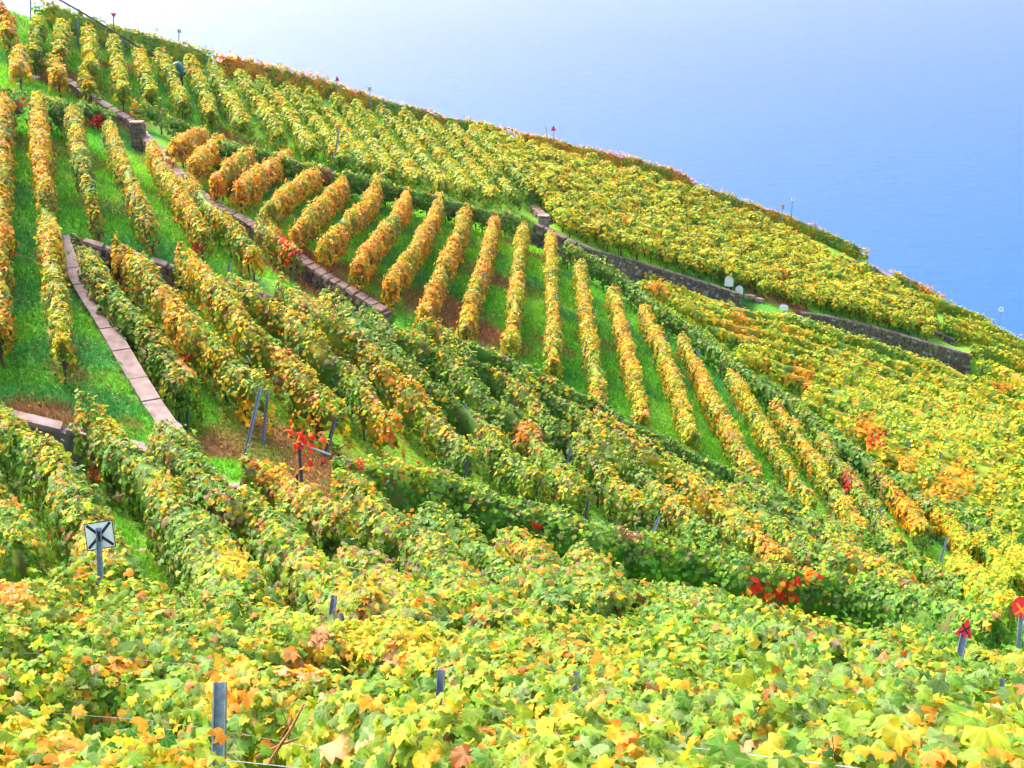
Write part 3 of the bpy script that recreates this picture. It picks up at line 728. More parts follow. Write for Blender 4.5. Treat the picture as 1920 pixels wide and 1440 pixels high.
for i, px in enumerate(Bk):
    pt = None
    if i == 19: pt = patch_of([(1590,895,.4,'RPB',.8),(1588,912,.25,'RR',.6)])
    if i == 20: pt = patch_of([(1690,960,1.1,'AYO',.9),(1700,985,.7,'AYO',.6)])
    if i == 13: pt = patch_of([(1118,735,.3,'ROY',1.3)])
    ref = 'of the rows fanning over the middle grass, counted from the left'
    row_px(px, f'{Blook[i]} vine row, {ORD[i]} from the left over the middle grass', mix=Bmix[i], group=GB, w=.30 if i > 4 else .35, ht=1.35, hb=.22, lump=.25, lumpf=2.0, dens_=360, leaf=.12, patch=pt, posts=0, trunks=1.2)

# green-gold block below the pink slab wall
GC = 'green and gold vine rows of the central slope'
Ck = [
 ([(135,428),(158,466),(187,510),(226,560),(277,607),(317,660),(353,705)], 'green vine row right beside the pink slab wall', 'green', [(345,690,.35,'OAT',1.3)]),
 ([(213,438),(243,470),(270,490),(298,515),(318,545),(340,588),(373,614),(417,642),(446,680),(492,716)], 'gold and green vine row ending at a tall leaning steel post above the grass', 'gold', [(352,672,.3,'RPR',.5),(480,780,.7,'YAA',.6)]),
 ([(335,452),(362,482),(390,509),(430,552),(473,615),(517,640),(550,675),(600,728),(640,762)], 'rusty topped vine row starting at the right end of the cracked rubble wall', 'gold', [(375,575,.2,'RO',.6),(560,640,.6,'OAR',.5)]),
 ([(431,513),(462,527),(487,544),(519,561),(548,586),(592,640),(623,661),(662,686),(688,733),(708,754),(744,787)], 'vine row starting beside the pale blue post, its lower end a bright orange vine', 'mixed', [(752,815,.75,'OOA',1.0),(745,835,.6,'OAT',.8)]),
 ([(525,511),(540,532),(567,555),(596,573),(621,592),(650,607),(685,634),(715,675),(752,704),(792,748),(842,800),(890,845)], 'vine row starting just below the leaning post with the red vine', 'mixed', [(662,800,.5,'AYO',.7)]),
 ([(608,546),(642,565),(662,584),(690,615),(725,642),(754,668),(800,706),(842,734),(879,750),(910,782),(929,819),(956,840),(983,871),(1004,888)], 'gold crested vine row starting in the reddish weeds below the stone wall', 'green', None),
 ([(679,568),(704,580),(725,605),(758,616),(787,631),(846,664),(879,704),(917,744),(946,761),(981,782),(1000,805),(1020,835),(1058,880),(1092,913)], 'vine row starting beside the low end of the middle stone wall', 'green', [(988,815,.7,'OAT',1.2)]),
 ([(790,600),(821,600),(850,632),(890,672),(920,680),(946,696),(967,719),(994,738),(1019,773),(1044,798),(1081,809),(1102,840),(1131,862),(1152,888),(1183,914),(1225,944)], 'yellow-tipped vine row passing a black bundle of cut wires at its head', 'green', None),
 ([(965,684),(1000,705),(1019,723),(1056,744),(1096,769),(1112,796),(1152,840),(1183,855),(1210,877),(1231,897),(1262,918),(1283,941),(1304,966),(1345,990)], 'green vine row beginning under the dark hedge at the gold rows', 'green', [(1050,808,.4,'OA',1.2)]),
 ([(1117,763),(1142,779),(1173,804),(1210,827),(1233,847),(1262,864),(1283,877),(1308,904),(1329,918),(1367,941),(1392,972),(1433,1002),(1475,1029)], 'green vine row with rust tips, second below the dark dividing hedge', 'mixed', None),
 ([(1252,837),(1287,858),(1319,877),(1345,895),(1385,920),(1412,939),(1444,956),(1475,989),(1510,1010),(1540,1030),(1572,1045)], 'green and gold vine row with a slanting blue pole across it', 'green', None),
 ([(1383,885),(1419,904),(1454,937),(1500,954),(1544,980),(1577,997),(1598,1013),(1642,1036),(1692,1067),(1754,1098)], 'yellow crested vine row nearest below the dark dividing hedge at right', 'green', None),
 ([(1560,1008),(1600,1030),(1650,1050)], 'short rusty green vine row between two longer rows near the lower dark hedge', 'mixed', None),
 ([(1795,1037),(1828,1060),(1862,1090),(1900,1120)], 'yellow vine row ending at the dark post near the right picture edge', 'yellow', None),
 ([(1872,990),(1905,1020),(1950,1060)], 'golden green vine row cut off by the right picture edge', 'yellow', None),
]
for px, lab, mix, pt in Ck:
    row_px(px, lab, mix=mix, group=GC, w=.42, ht=1.75, hb=.15, lump=.2, dens_=400, leaf=.12, patch=patch_of(pt) if pt else None, posts=0, trunks=1.1)

# lower left block, near: the largest leaves are leaves of their own
GE = 'large-leaved vine rows above the foreground'
Ek = [
 ([(-120,800),(-60,860),(-10,930),(30,1010)], 'shaded green vine row at the far lower left, half out of the picture', 'green', None),
 ([(-40,745),(0,772),(42,802),(92,829),(114,877),(135,906),(167,968),(200,1015),(225,1050)], 'broad green vine row passing behind the white sign with a black X', 'green', None),
 ([(147,738),(165,762),(190,782),(221,818),(250,843),(295,870),(318,915),(354,961),(390,1006),(430,1055),(463,1103)], 'leafy vine row hiding the middle of the low concrete wall', 'green', [(440,1060,.4,'YKA',1.3),(175,890,.25,'PR',.5)]),
 ([(300,795),(330,820),(354,847),(385,885),(412,915),(456,930),(505,948),(527,980),(558,1012),(597,1050),(642,1086),(700,1125)], 'long vine row starting at the front end of the pink slab wall', 'green', None),
 ([(455,852),(500,862),(532,889),(558,915),(584,939),(618,948),(640,966)], 'vine row below the single red vine, ending at a dark steel post', 'mixed', None),
 ([(655,1022),(685,1040),(712,1056),(741,1084),(767,1110),(785,1140)], 'short olive vine row right of the dark steel post', 'mixed', None),
 ([(632,902),(657,899),(683,926),(725,954),(741,978),(767,985),(793,1004),(832,1027),(858,1065),(907,1107),(930,1140)], 'vine row with a bright green head below the dark green hedge', 'green', None),
 ([(797,949),(823,967),(880,993),(913,1020),(963,1043),(1013,1077),(1060,1105)], 'vine row with one rounded light green bush at its head', 'green', None),
 ([(947,979),(963,990),(997,1017),(1047,1053),(1097,1080),(1150,1110)], 'vine row in the middle, just left of the bare violet soil strip', 'green', None),
 ([(1090,1022),(1110,1048),(1150,1080),(1190,1105)], 'short vine row right at the bare violet soil strip', 'green', None),
 ([(1205,1082),(1255,1088),(1290,1100),(1341,1125),(1412,1147),(1495,1175),(1560,1195)], 'low vine row lying in front of the long dark green hedge with red patches', 'green', None),
]
row_px([(543,800),(562,796),(590,806),(612,822)], 'sparse scarlet vine on a dark steel post above the brown ground', mix='orange', group=GE, w=.3, ht=1.7, hb=.15, dens_=70, leaf=.15, sparse=.25, core=False, trunks=1.5, posts=0, patch=patch_of([(560,850,1.3,'RROR',1.0)]), name='vine', cat='vine')
for i, (px, lab, mix, pt) in enumerate(Ek):
    row_px(px, lab, mix=mix, group=GE, w=.48, ht=1.8, hb=.15, dens_=600, leaf=.115, patch=patch_of(pt) if pt else None, posts=0, trunks=1.0, single=200, lump=.2)

# dark hedges that close the terraces
GH = 'dark green hedges of trellised vines closing the terraces'
Hk = [
 ([(627,850),(680,862),(747,872),(813,885),(880,900),(947,930),(1013,944),(1080,970),(1120,987),(1224,1008),(1328,1030),(1412,1058),(1495,1070),(1600,1080),(1703,1108),(1787,1124),(1872,1148)], 'long dark green hedge with scarlet leaves crossing the picture above the foreground', 1.9, .52, 620, .118,
   [(562,840,.8,'RRO',1.0),(1430,1112,.5,'ROR',.8),(1480,1105,.5,'RRO',.8),(1412,1125,.5,'OR',.5),(1180,1000,.5,'PTPB',1.6),(1010,985,.12,'RR',.9),(675,868,.2,'R',1.4),(1470,1125,.5,'OR',.4),(1520,1078,.3,'O',1.6)], 'vine_hedge'),
 ([(790,600),(820,612),(863,632),(913,650),(963,672),(1013,690),(1047,718),(1113,744),(1182,786),(1245,816),(1320,858),(1412,888),(1474,927),(1537,962),(1600,987),(1662,1014),(1724,1042),(1787,1070),(1860,1110)], 'dark green hedge crossing the lower ends of the orange rows', 1.35, .36, 240, .14,
   [(1025,705,.25,'RO',1.2),(860,642,.3,'P',1.2)], 'vine_hedge'),
 ([(1060,450),(1100,474),(1140,497),(1180,525),(1225,562),(1270,592),(1310,618),(1360,655),(1400,690),(1450,722),(1520,768),(1600,830),(1680,885),(1740,925),(1800,960),(1870,1000),(1960,1050)], 'dark green hedge between the orange rows and the yellow field at right', 1.6, .42, 210, .15, None, 'vine_hedge'),
 ([(408,262),(445,270),(490,280),(530,292),(565,302),(600,312),(650,322),(700,334),(760,350),(830,368),(890,385),(940,398),(985,410)], 'dark green hedge above the heads of the orange rows', 1.5, .40, 200, .15,
   [(615,325,.7,'BPR',1.0)], 'vine_hedge'),
 ([(-80,155),(0,162),(30,170),(52,176)], 'dark hedge piece at the left picture edge above the grass terrace', 1.6, .4, 230, .14, [(30,200,.6,'RBP',.6)], 'vine_hedge'),
 ([(88,186),(112,186),(128,190)], 'small dark hedge piece between the first two orange rows', 1.5, .4, 230, .14, None, 'vine_hedge'),
 ([(155,192),(185,200),(205,212)], 'green hedge piece with a scarlet clump beside the upper stone wall', 1.2, .4, 230, .13, [(183,240,.7,'RRR',.6),(180,225,.4,'R',.9)], 'vine_hedge'),
 ([(245,192),(280,198),(310,208)], 'green and orange hedge piece just right of the stone pier', 1.2, .4, 230, .13, [(255,205,.5,'OA',.8)], 'vine_hedge'),
 ([(318,222),(345,226),(372,240)], 'round dark green bush above the rusty orange vines', 1.1, .4, 230, .13, None, 'vine_hedge'),
]
for px, lab, ht, wd, de, lf, pt, nm in Hk:
    row_px(px, lab, ht=ht, mix='hedge', group=GH, w=wd, dens_=de, leaf=lf, patch=patch_of(pt) if pt else None, posts=0, trunks=1.2, name=nm, cat='vine hedge', lump=.16, lumpf=1.2, hb=.2)

# upper field
GT = 'green and gold vine rows of the upper field'
Tk = [
 ([(-30,-30),(0,10),(18,28),(12,50)], 'orange tipped vine clump at the top left picture corner', 'crest'),
 ([(72,16),(66,45),(66,66),(60,90)], 'yellow vine row in the top left corner with orange trailing shoots', 'tgreen'),
 ([(36,78),(32,100),(34,118)], 'short orange vine row standing on the bright grass at the upper left', 'orange'),
 ([(92,100),(105,112),(108,132)], 'orange and yellow vine bush beside the small upper stone wall', 'orange'),
 ([(117,34),(113,60),(110,92)], 'vine row left of the steel post with a brace', 'tgreen'),
 ([(166,48),(167,85),(170,120)], 'straight yellow-green vine row right of the steel post with a brace', 'tgreen'),
 ([(152,122),(163,140),(168,152)], 'round yellow-green vine bush above the upper stone wall', 'tgreen'),
 ([(212,64),(219,98),(222,130),(229,160)], 'vine row with orange head right of the dark rail', 'tgreen'),
 ([(257,78),(270,122),(283,165)], 'olive and gold vine row left of the green tarpaulin', 'tgreen'),
 ([(298,92),(320,130),(334,158),(345,185)], 'vine row running just under the green tarpaulin', 'tgreen'),
 ([(353,102),(376,145),(391,182),(395,205)], 'vine row just right of the green tarpaulin', 'tgreen'),
]
for px, lab, mix in Tk:
    row_px(px, lab, mix=mix, group=GT, w=.40, ht=1.5, dens_=200, leaf=.16, kind='low', posts=0, trunks=1.5, lump=.16)
T2 = [((397,116),(428,165),(457,222)), ((447,129),(473,167),(508,213),(524,240)), ((487,139),(533,190),(565,236),(585,270)), ((537,151),(580,200),(620,250),(645,290)),
      ((577,163),(633,217),(665,260),(690,300)), ((623,172),(667,210),(700,262),(735,312)), ((667,184),(706,228),(745,275),(785,325)), ((713,194),(757,235),(795,285),(835,340)),
      ((757,204),(800,248),(845,300),(880,350)), ((800,214),(845,258),(890,308),(925,362)), ((843,224),(888,268),(930,312),(970,372)), ((886,232),(932,276),(965,312),(998,352))]
for i, px in enumerate(T2):
    row_px(px, f'yellow-topped green vine row, {ORD[i]} counted right from the rows by the green tarpaulin', mix='tgreen', group=GT, w=.50, ht=1.6, dens_=190, leaf=.17, kind='low', posts=0, trunks=0, lump=.2)

# rows along the crest
GR = 'vine rows along the crest above the lake'
Rk = [
 ([(60,-15),(110,2),(167,27),(200,40),(267,57),(330,76),(400,94)], 'yellow vine row forming the skyline at the upper left', 'tgreen', 1.4),
 ([(405,97),(450,107),(500,117),(560,133),(633,152),(700,175),(760,193),(840,211),(900,224),(960,236)], 'orange vine row forming the skyline below the pale part of the lake', 'crest', 1.4),
 ([(965,238),(1000,247),(1050,260),(1100,271),(1150,283),(1200,297),(1240,306),(1262,313),(1290,318),(1312,321)], 'orange and green skyline vine row ending in a square block against the blue lake', 'crest', 1.4),
 ([(930,252),(980,266),(1030,279),(1085,291),(1140,306),(1200,324),(1250,338),(1300,352)], 'green vine row directly below the square-ended skyline row', 'crest', 1.3),
 ([(1318,344),(1350,354),(1400,369),(1450,387),(1500,404),(1560,428),(1600,446),(1630,457)], 'golden crest vine row ending above the pale boundary stones', 'gold', 1.3),
 ([(1300,362),(1350,380),(1400,398),(1450,420),(1500,440),(1545,462)], 'orange and green vine row just below the golden crest row', 'crest', 1.3),
 ([(1672,507),(1700,516),(1740,530),(1773,545)], 'low olive vine row at the crest with thin steel posts', 'crest', 1.1),
 ([(1690,535),(1730,550),(1780,566),(1830,580),(1866,590)], 'thin open vine row with steel posts right of the crest stones', 'field', 1.1),
 ([(1800,590),(1850,603),(1900,625),(1960,650)], 'yellow vine row meeting the lake at the right picture edge', 'yellow', 1.2),
 ([(1822,640),(1870,652),(1960,690)], 'orange-flecked vine row just right of the end of the dark terrace wall', 'yellow', 1.3),
 ([(1760,600),(1800,612),(1840,626),(1900,650),(1960,676)], 'yellow vine row above the short low wall piece at right', 'yellow', 1.2),
 ([(1838,672),(1880,684),(1960,715)], 'golden vine row touching the right picture edge below the dark wall end', 'yellow', 1.3),
 ([(1770,588),(1820,606),(1880,632),(1960,668)], 'orange and yellow vine row below the small white sign with an X', 'yellow', 1.2),
]
for px, lab, mix, ht in Rk:
    row_px(px, lab, mix=mix, group=GR, w=.45, ht=ht, dens_=170, leaf=.17, kind='low', posts=0, trunks=0, lump=.14, hb=-.45)

# yellow field right
GQ = 'yellow vine rows of the large field on the right'
def wl(x): return np.interp(x, [1100, 1180, 1290, 1384, 1500, 1600, 1720, 1815, 1960], [466, 500, 540, 572, 592, 626, 664, 698, 740])
def h2(x): return np.interp(x, [1060,1140,1180,1225,1270,1310,1360,1400,1450,1520,1600,1680,1740,1800,1870,1960], [450,497,525,562,592,618,655,690,722,768,830,885,925,960,1000,1050])
k = 0
for off in np.r_[2 + 20.5 * np.arange(19)]:
    xs = np.arange(1150, 1990, 60.0); y = wl(xs) + off * (0.75 + 0.25 * (xs - 1150) / 700)
    ok = y < h2(xs) - 16
    pts = [(float(a), float(c)) for a, c, o_ in zip(xs, y, ok) if o_]
    if len(pts) < 2: continue
    row_px(pts, f'yellow-green vine row, {ORD[k]} below the long dark wall in the right field', mix='yellow', group=GQ, w=.62, ht=1.5, dens_=210, leaf=.17, kind='low', posts=0, trunks=0, lump=.34, lumpf=1.1,
           patch=patch_of([(1230,545,.9,'OA',1.3),(1395,610,1.1,'OAA',1),(1385,590,.8,'OA',1),(1500,700,1.0,'OA',1.2),(1625,800,.8,'OA',1.2),(1640,820,.7,'OAR',1),(1790,900,1.2,'AYO',1.2),(1760,920,.9,'AYO',1.0),(1700,860,.7,'OA',1.1),(1880,720,1.0,'AO',1.2)]))
    k += 1

# foreground rows, tips against the slope
GF = 'large-leaved vine rows of the foreground'
Fk = [
 ([(-160,1400),(100,1450),(412,1500),(700,1530),(1000,1565),(1500,1625),(2080,1700)], 'nearest vine row, only its topmost leaves along the bottom edge', .075, 250),
 ([(-160,1235),(100,1245),(300,1255),(430,1275),(600,1300),(800,1345),(1000,1390),(1300,1435),(1700,1500),(2080,1560)], 'foreground vine row holding the large ribbed steel post, wires showing', .095, 300),
 ([(-160,1165),(100,1178),(300,1190),(450,1205),(600,1183),(760,1195),(900,1228),(1080,1270),(1300,1320),(1600,1385),(2080,1480)], 'bright yellow foreground vine row with the short steel post top', .095, 300),
 ([(-160,1110),(100,1130),(300,1150),(450,1165),(650,1165),(850,1165),(1000,1195),(1200,1238),(1500,1295),(1800,1345),(2080,1400)], 'yellow-green foreground vine row, fourth from the bottom edge', .10, 260),
 ([(-160,1065),(0,1078),(100,1092),(240,1105),(400,1135),(560,1150)], 'vine row at the left, its crest starting at the foot of the white X sign', .115, 220),
 ([(780,1140),(900,1142),(1050,1160),(1200,1195),(1400,1232),(1700,1285),(2080,1345)], 'foreground vine row, third from the top of the foreground at right', .11, 220),
 ([(1120,1105),(1180,1112),(1280,1140),(1450,1180),(1700,1232),(2080,1296)], 'foreground vine row, second from the top of the foreground at right', .11, 220),
 ([(1150,1090),(1230,1098),(1330,1118),(1450,1150),(1600,1168),(1760,1190),(1900,1215),(2080,1250)], 'uppermost foreground vine row at right with bright yellow tips', .11, 220),
]
F_T = []
for i, (px, lab, lf, sg) in enumerate(Fk):
    pt = patch_of([(600,1200,.22,'TT',1.5),(740,1225,.2,'TO',1.4),(560,1250,.3,'OAT',1.4),(430,1290,.35,'OA',1.2),(220,1245,.2,'OA',1.3),(20,1110,.4,'OTA',1.3),(160,1050,.4,'OA',1.3),(790,1200,.5,'YK',1.5),(680,1190,.5,'YK',1.5),(1700,1245,.3,'OT',1.4)]) if i in (1, 2, 3, 4) else None
    F_T.append(row_px(px, lab, mix='fore', group=GF, w=.50 if i > 1 else .44, ht=1.65, hb=.2, dens_=1250 if i < 4 else 850, leaf=lf, kind='near' if i < 4 else 'mid', posts=0, trunks=1.0, single=sg, patch=pt,
                 wires=[1.1, 1.5] if i in (0, 1) else None, lump=.24, lumpf=1.9, smooth=2, ends=i in (4,)))

# ------------------------------------------------------------ posts seen in the picture
def nearest_row(p):
    best, bt = 1e9, None
    for t, Q in ROWS:
        d = np.min(np.hypot(Q[:, 0] - p[0], Q[:, 1] - p[1]))
        if d < best: best, bt = d, t
    return bt
def post_px(x0, y0, x1, y1, dz=0.0, mat='s', wd=1.0, row=None):
    b_ = hit(x1, y1, dz); t_ = ray(x0, y0); t_ = t_ * (np.linalg.norm(b_) - 0.02)
    b_, t_ = Vector(b_), Vector(t_)
    if dz > 0: k_ = 1 - (.8 if y1 > 930 else .42) / b_.length; b_, t_ = b_ * k_, t_ * k_
    d = (t_ - b_); L = d.length; d.normalize()
    if dz > 0:
        g0 = float(gz(b_.x, b_.y)); ext = max(0, (b_.z - g0) / max(d.z, .35)); b_ = b_ - d * (ext + .1); L += ext + .1
    par = row if row is not None else nearest_row(b_)
    q = d.to_track_quat('Z', 'Y').to_euler()
    o_ = link('post', POST if mat == 's' else POSTD, par, b_ - par.location, q, (wd, wd, L)); return o_
for a in [(371,408,367,478,0,'d'),(174,347,172,432,0,'d'),(431,493,428,522,.7,'s'),(558,457,547,532,0,'s'),(490,728,461,852,0,'s',1.2),(503,738,499,775,.6,'s'),(352,763,350,825,0,'d'),(631,783,618,829,.6,'d',1.2),
          (560,828,567,922,0,'d',1.1),(627,976,621,1071,.2,'d',1.2),(628,1116,621,1168,1.3,'s',1.0),(637,1150,642,1170,1.4,'s',.8),(879,861,875,882,1.0,'d'),(996,888,993,906,1.0,'d'),(1238,968,1225,1002,.9,'s'),(1337,994,1332,1014,1.1,'s'),
          (874,759,866,786,.9,'s'),(1071,838,1066,861,.9,'s'),(1103,938,1099,966,.9,'d'),(1651,953,1645,987,.8,'s'),(1778,1004,1768,1038,.7,'s'),(1641,1070,1633,1097,1.0,'s'),(1899,1105,1885,1152,.3,'d'),
          (641,415,632,432,.9,'s',1.3),(708,436,700,462,.8,'s',1.3),(769,462,763,478,.9,'s',1.3),(841,486,835,506,.9,'s',1.3),(909,512,905,529,.9,'s',1.3),(978,532,972,552,.9,'s',1.3),(1043,556,1038,577,.9,'s',1.3),(1116,582,1113,602,.9,'s',1.3),
          (1181,602,1178,622,.9,'s',1.2),(1250,629,1246,652,.9,'s',1.2),(1311,653,1307,672,.9,'s',1.2),(665,494,662,526,0,'d'),(721,543,720,582,0,'d'),(788,592,787,628,0,'d'),(1000,350,998,388,0,'s'),
          (1707,828,1700,852,.7,'s'),(1766,848,1757,886,.5,'s'),(1708,524,1708,544,.3,'s'),(1766,550,1765,572,.3,'s'),(1610,483,1610,500,.2,'s'),(1449,742,1448,752,1.2,'s'),(1848,672,1842,692,.6,'d'),
          (145,33,147,88,0,'s'),(229,72,233,106,0,'s'),(58,-6,58,22,.4,'s'),(68,76,68,120,0,'s'),(1420,930,1418,952,.9,'s'),(1268,875,1262,905,.9,'s'),(668,700,666,722,.9,'s'),
          (643,700,642,716,.9,'s'),(1360,1026,1355,1050,.9,'d'),(1100,640,1098,655,.9,'s'),(460,935,460,945,1.45,'s'),(786,990,785,1010,.9,'d'),(380,212,380,232,.2,'d'),(28,120,28,138,.3,'d')]:
    post_px(*a)
F2, F3, F4 = F_T[1], F_T[2], F_T[3]
def fore_post(x, yt, yb, rng_m, wpx, row):
    """steel post of the foreground with notched flanges and rivets"""
    rng_m = float(np.linalg.norm(hit(x, yt, 1.65))) - .95
    t_ = Vector(ray(x, yt)) * rng_m; b_ = Vector(ray(x - 3, yb)) * (rng_m + 0.02)
    d = (t_ - b_).normalized(); g0 = float(gz(t_.x, t_.y)); L = (t_.z - g0) / d.z + .15
    base = t_ - d * L
    link('post', POST, row, base - row.location, d.to_track_quat('Z', 'Y').to_euler(), (wpx / FPX * rng_m / .07,) * 2 + (L,))
fore_post(414, 1279, 1440, 7.6, 23, F2)
fore_post(828, 1256, 1310, 11.0, 14, F3)
fore_post(1081, 1258, 1310, 11.2, 10, F3)
fore_post(1880, 1272, 1290, 14, 10, F4)

# slanting poles and braces
def pole_thing(name, label, cat, a, c, rad, mat, parent=None):
    pa, pb = Vector(hit(*a)), Vector(hit(*c))
    mb = MB(); mb.tube([(0, 0, 0), pb - pa], rad, 6)
    me = mb.mesh(name, mat)
    if parent is not None: return link(name, me, parent, pa - parent.location)
    o_ = link(name, me, None, pa); o_['label'] = label; o_['category'] = cat; return o_
for a, c in [((566,834,1.2),(620,853,1.3)), ((325,560,.9),(338,586,1.1)), ((145,33,1.5),(154,57,.4)), ((855,667,1.0),(872,684,.9)), ((1322,905,1.2),(1360,929,1.1)), ((463,668,1.2),(468,676,1.1)), ((878,672,1.3),(884,676,1.2)), ((1120,908,1.2),(1137,920,1.1)), ((920,936,1.2),(942,946,1.1))]:
    m_ = Vector(hit(*a)); pole_thing('brace', '', '', a, c, .03, M_STEEL, nearest_row(m_))

# trailing canes at the dark post and over the foreground
def cane(row, pts, rad=.008, mat=None):
    P = [Vector(hit(*p)) for p in pts]; o0 = P[0]; Ps, _ = dens(smooth_poly(np.array([[*p] for p in P]), 2), .06)
    mb = MB(); mb.tube([Vector(p) - o0 for p in Ps], rad, 4); link('cane', mb.mesh('cane', mat or M_CANE), row, o0 - row.location)
for pts in [[(628,978,1.4),(634,1005,1.2),(645,1025,.9),(652,1045,.7)], [(627,982,1.5),(638,1000,1.4),(650,1030,1.1)], [(626,985,1.4),(632,1020,1.0),(655,1048,.8)],
            [(722,806,1.5),(728,795,1.7),(735,815,1.3)], [(732,798,1.7),(732,815,1.4),(730,835,1.1)], [(215,1240,1.5),(220,1275,1.35),(226,1305,1.25)]]:
    cane(nearest_row(hit(*pts[0])), pts)
for row, (px0, py0), (px1, py1) in [(F2,(480,1420),(560,1385)),(F2,(120,1400),(122,1330)),(F2,(505,1430),(570,1320)),(F_T[0],(1780,1430),(1805,1370)),(F2,(545,1345),(525,1385)),(F3,(635,1155),(650,1180)),(F3,(930,1260),(932,1230)),(F2,(700,1350),(745,1325)),(F2,(230,1420),(228,1370)),(F2,(730,1430),(737,1395)),(F3,(1625,1278),(1660,1300)),(F2,(1550,1395),(1570,1405)),(F2,(1220,1390),(1232,1345)),(F4,(955,1165),(935,1182)),
                                    (F2,(0,1335),(22,1310)),(F2,(600,1290),(640,1325)),(F2,(765,1400),(758,1380)),(F3,(400,1225),(425,1245)),(F3,(1035,1400),(1060,1340)),(F3,(1700,1370),(1712,1330))]:
    m_ = hit(px0, py0, 1.5); r_ = np.linalg.norm(m_) - .12
    p0 = Vector(ray(px0, py0) * r_); p1 = Vector(ray(px1, py1) * (r_ - .05)); mid_ = (p0 + p1) / 2 + Vector((.02, 0, .02))
    mb = MB(); mb.tube([Vector((0, 0, 0)), mid_ - p0, p1 - p0], [.009, .007, .005], 5); link('cane', mb.mesh('cane', M_CANE), row, p0 - row.location)

# ------------------------------------------------------------ staked vines above the long wall
def staked_variant(j):
    r2 = np.random.default_rng(100 + j); n = 190
    u = r2.normal(size=(n, 3)); u /= np.linalg.norm(u, axis=1, keepdims=True)
    f = 1 + .28 * noise(u * 1.3, 1.6, j * 3.0)
    top = r2.random(n) < .6
    P = np.stack([u[:, 0] * .50 * f, u[:, 1] * .50 * f, .92 + u[:, 2] * .52 * f], -1) * 1.0
    P[:, :2] *= (0.62 + .5 * np.clip((P[:, 2:3] - .4) / .9, 0, 1))
    P += r2.normal(0, .04, (n, 3))
    N = u + [0, 0, .35] + r2.normal(0, .4, (n, 3)); tip = u * .4 - [0, 0, 1] + r2.normal(0, .4, (n, 3))
    size = .17 * np.exp(r2.normal(0, .22, n))
    col = pick_col(P + [j * 7.1, 0, 0], np.clip((P[:, 2] - .4) / 1.0, 0, 1.1), 'field', j * 1.7, [(np.array((.1, -.4, .8)) + [0, 0, 0], .55, 'AO')] if j in (2, 7) else None)
    if j == 2: col = pick_col(P, np.full(n, .5), 'orange', 3.0)
    V, F, C = leaves_mesh(P, N, tip, size, col, 'low')
    # core
    K, Lr = 8, 5; cv = []
    for a in range(Lr):
        ph = math.pi * (a + .5) / Lr
        for b_ in range(K):
            th = 2 * math.pi * b_ / K; q = np.array([math.sin(ph) * math.cos(th), math.sin(ph) * math.sin(th), math.cos(ph)])
            ff = 1 + .28 * float(noise(q[None] * 1.3, 1.6, j * 3.0)[0]); cv.append([q[0] * .34 * ff, q[1] * .34 * ff, .92 + q[2] * .38 * ff])
    cv = np.array(cv); cf = []
    for a in range(Lr - 1):
        for b_ in range(K):
            i0, i1 = a * K + b_, a * K + (b_ + 1) % K; cf += [(i0, i0 + K, i1 + K), (i0, i1 + K, i1)]
    nV = len(V); cc = np.repeat([[.17, .26, .05]], len(cv), 0)
    return np.vstack([V, cv]), np.vstack([F, np.array(cf) + nV]), np.vstack([C, cc])
SV = [staked_variant(j) for j in range(9)]
SVM = [mesh_np('foliage', v, f, [M_LEAF], c) for v, f, c in SV]
mb = MB(); mb.tube([(.05, 0, -.1), (.045, 0, 1.62)], .02, 5); STK = mb.mesh('stake', M_STAKE)
def inpoly(x, y, poly):
    c = np.zeros(len(x), bool); n_ = len(poly)
    for i in range(n_):
        (x1, y1), (x2, y2) = poly[i], poly[(i + 1) % n_]
        c ^= ((y1 > y) != (y2 > y)) & (x < (x2 - x1) * (y - y1) / (y2 - y1 + 1e-9) + x1)
    return c
FIELD = [(1044,428),(1012,385),(905,255),(905,246),(1000,284),(1120,318),(1290,366),(1440,430),(1548,484),(1600,512),(1690,555),(1750,598),(1748,630),(1640,606),(1500,570),(1384,534),(1290,504),(1180,471),(1100,452)]
u0 = np.array(hit(757, 204, 1.4)[:2]); u1 = np.array(hit(880, 350, 1.4)[:2]); ud = (u1 - u0) / np.linalg.norm(u1 - u0); un = np.array([-ud[1], ud[0]])
cand = []
for i in range(-60, 90):
    for j in range(-70, 70):
        q = u0 + un * i * 1.22 + ud * (j * 0.98 + (i % 2) * .4); cand.append(q + rng.normal(0, .1, 2))
cand = np.array(cand); cz = hr(cand[:, 0], cand[:, 1]); cz = gz(cand[:, 0], cand[:, 1])
px, py = project(np.stack([cand[:, 0], cand[:, 1], cz + .5], -1)); ok = inpoly(px, py, FIELD) & (cand[:, 1] < ridge_y(cand[:, 0]) - 1.0) & (cand[:, 1] > 60)
cand, cz, px, py = cand[ok], cz[ok], px[ok], py[ok]
od = np.argsort(np.hypot(cand[:, 0], cand[:, 1])); cand, cz = cand[od], cz[od]
GS = 'staked vines of the field above the long dark stone wall'
ORANGE_AT = [np.array(hit(a, b, .8)[:2]) for a, b in ((1095,400),(1160,420),(1465,520),(1265,545))]
WL = WALLS['long']['P']; fr = []
for k_ in range(min(300, len(cand))):
    if np.min(np.hypot(WL[:, 0] - cand[k_, 0], WL[:, 1] - cand[k_, 1])) < 2.6: fr.append((float(cand[k_, 0]), k_))
FRONT = {k_: f'yellow-green staked vine, {ORD[i]} from the left in the line along the long dark wall' for i, (_, k_) in enumerate(sorted(fr)[:24])}
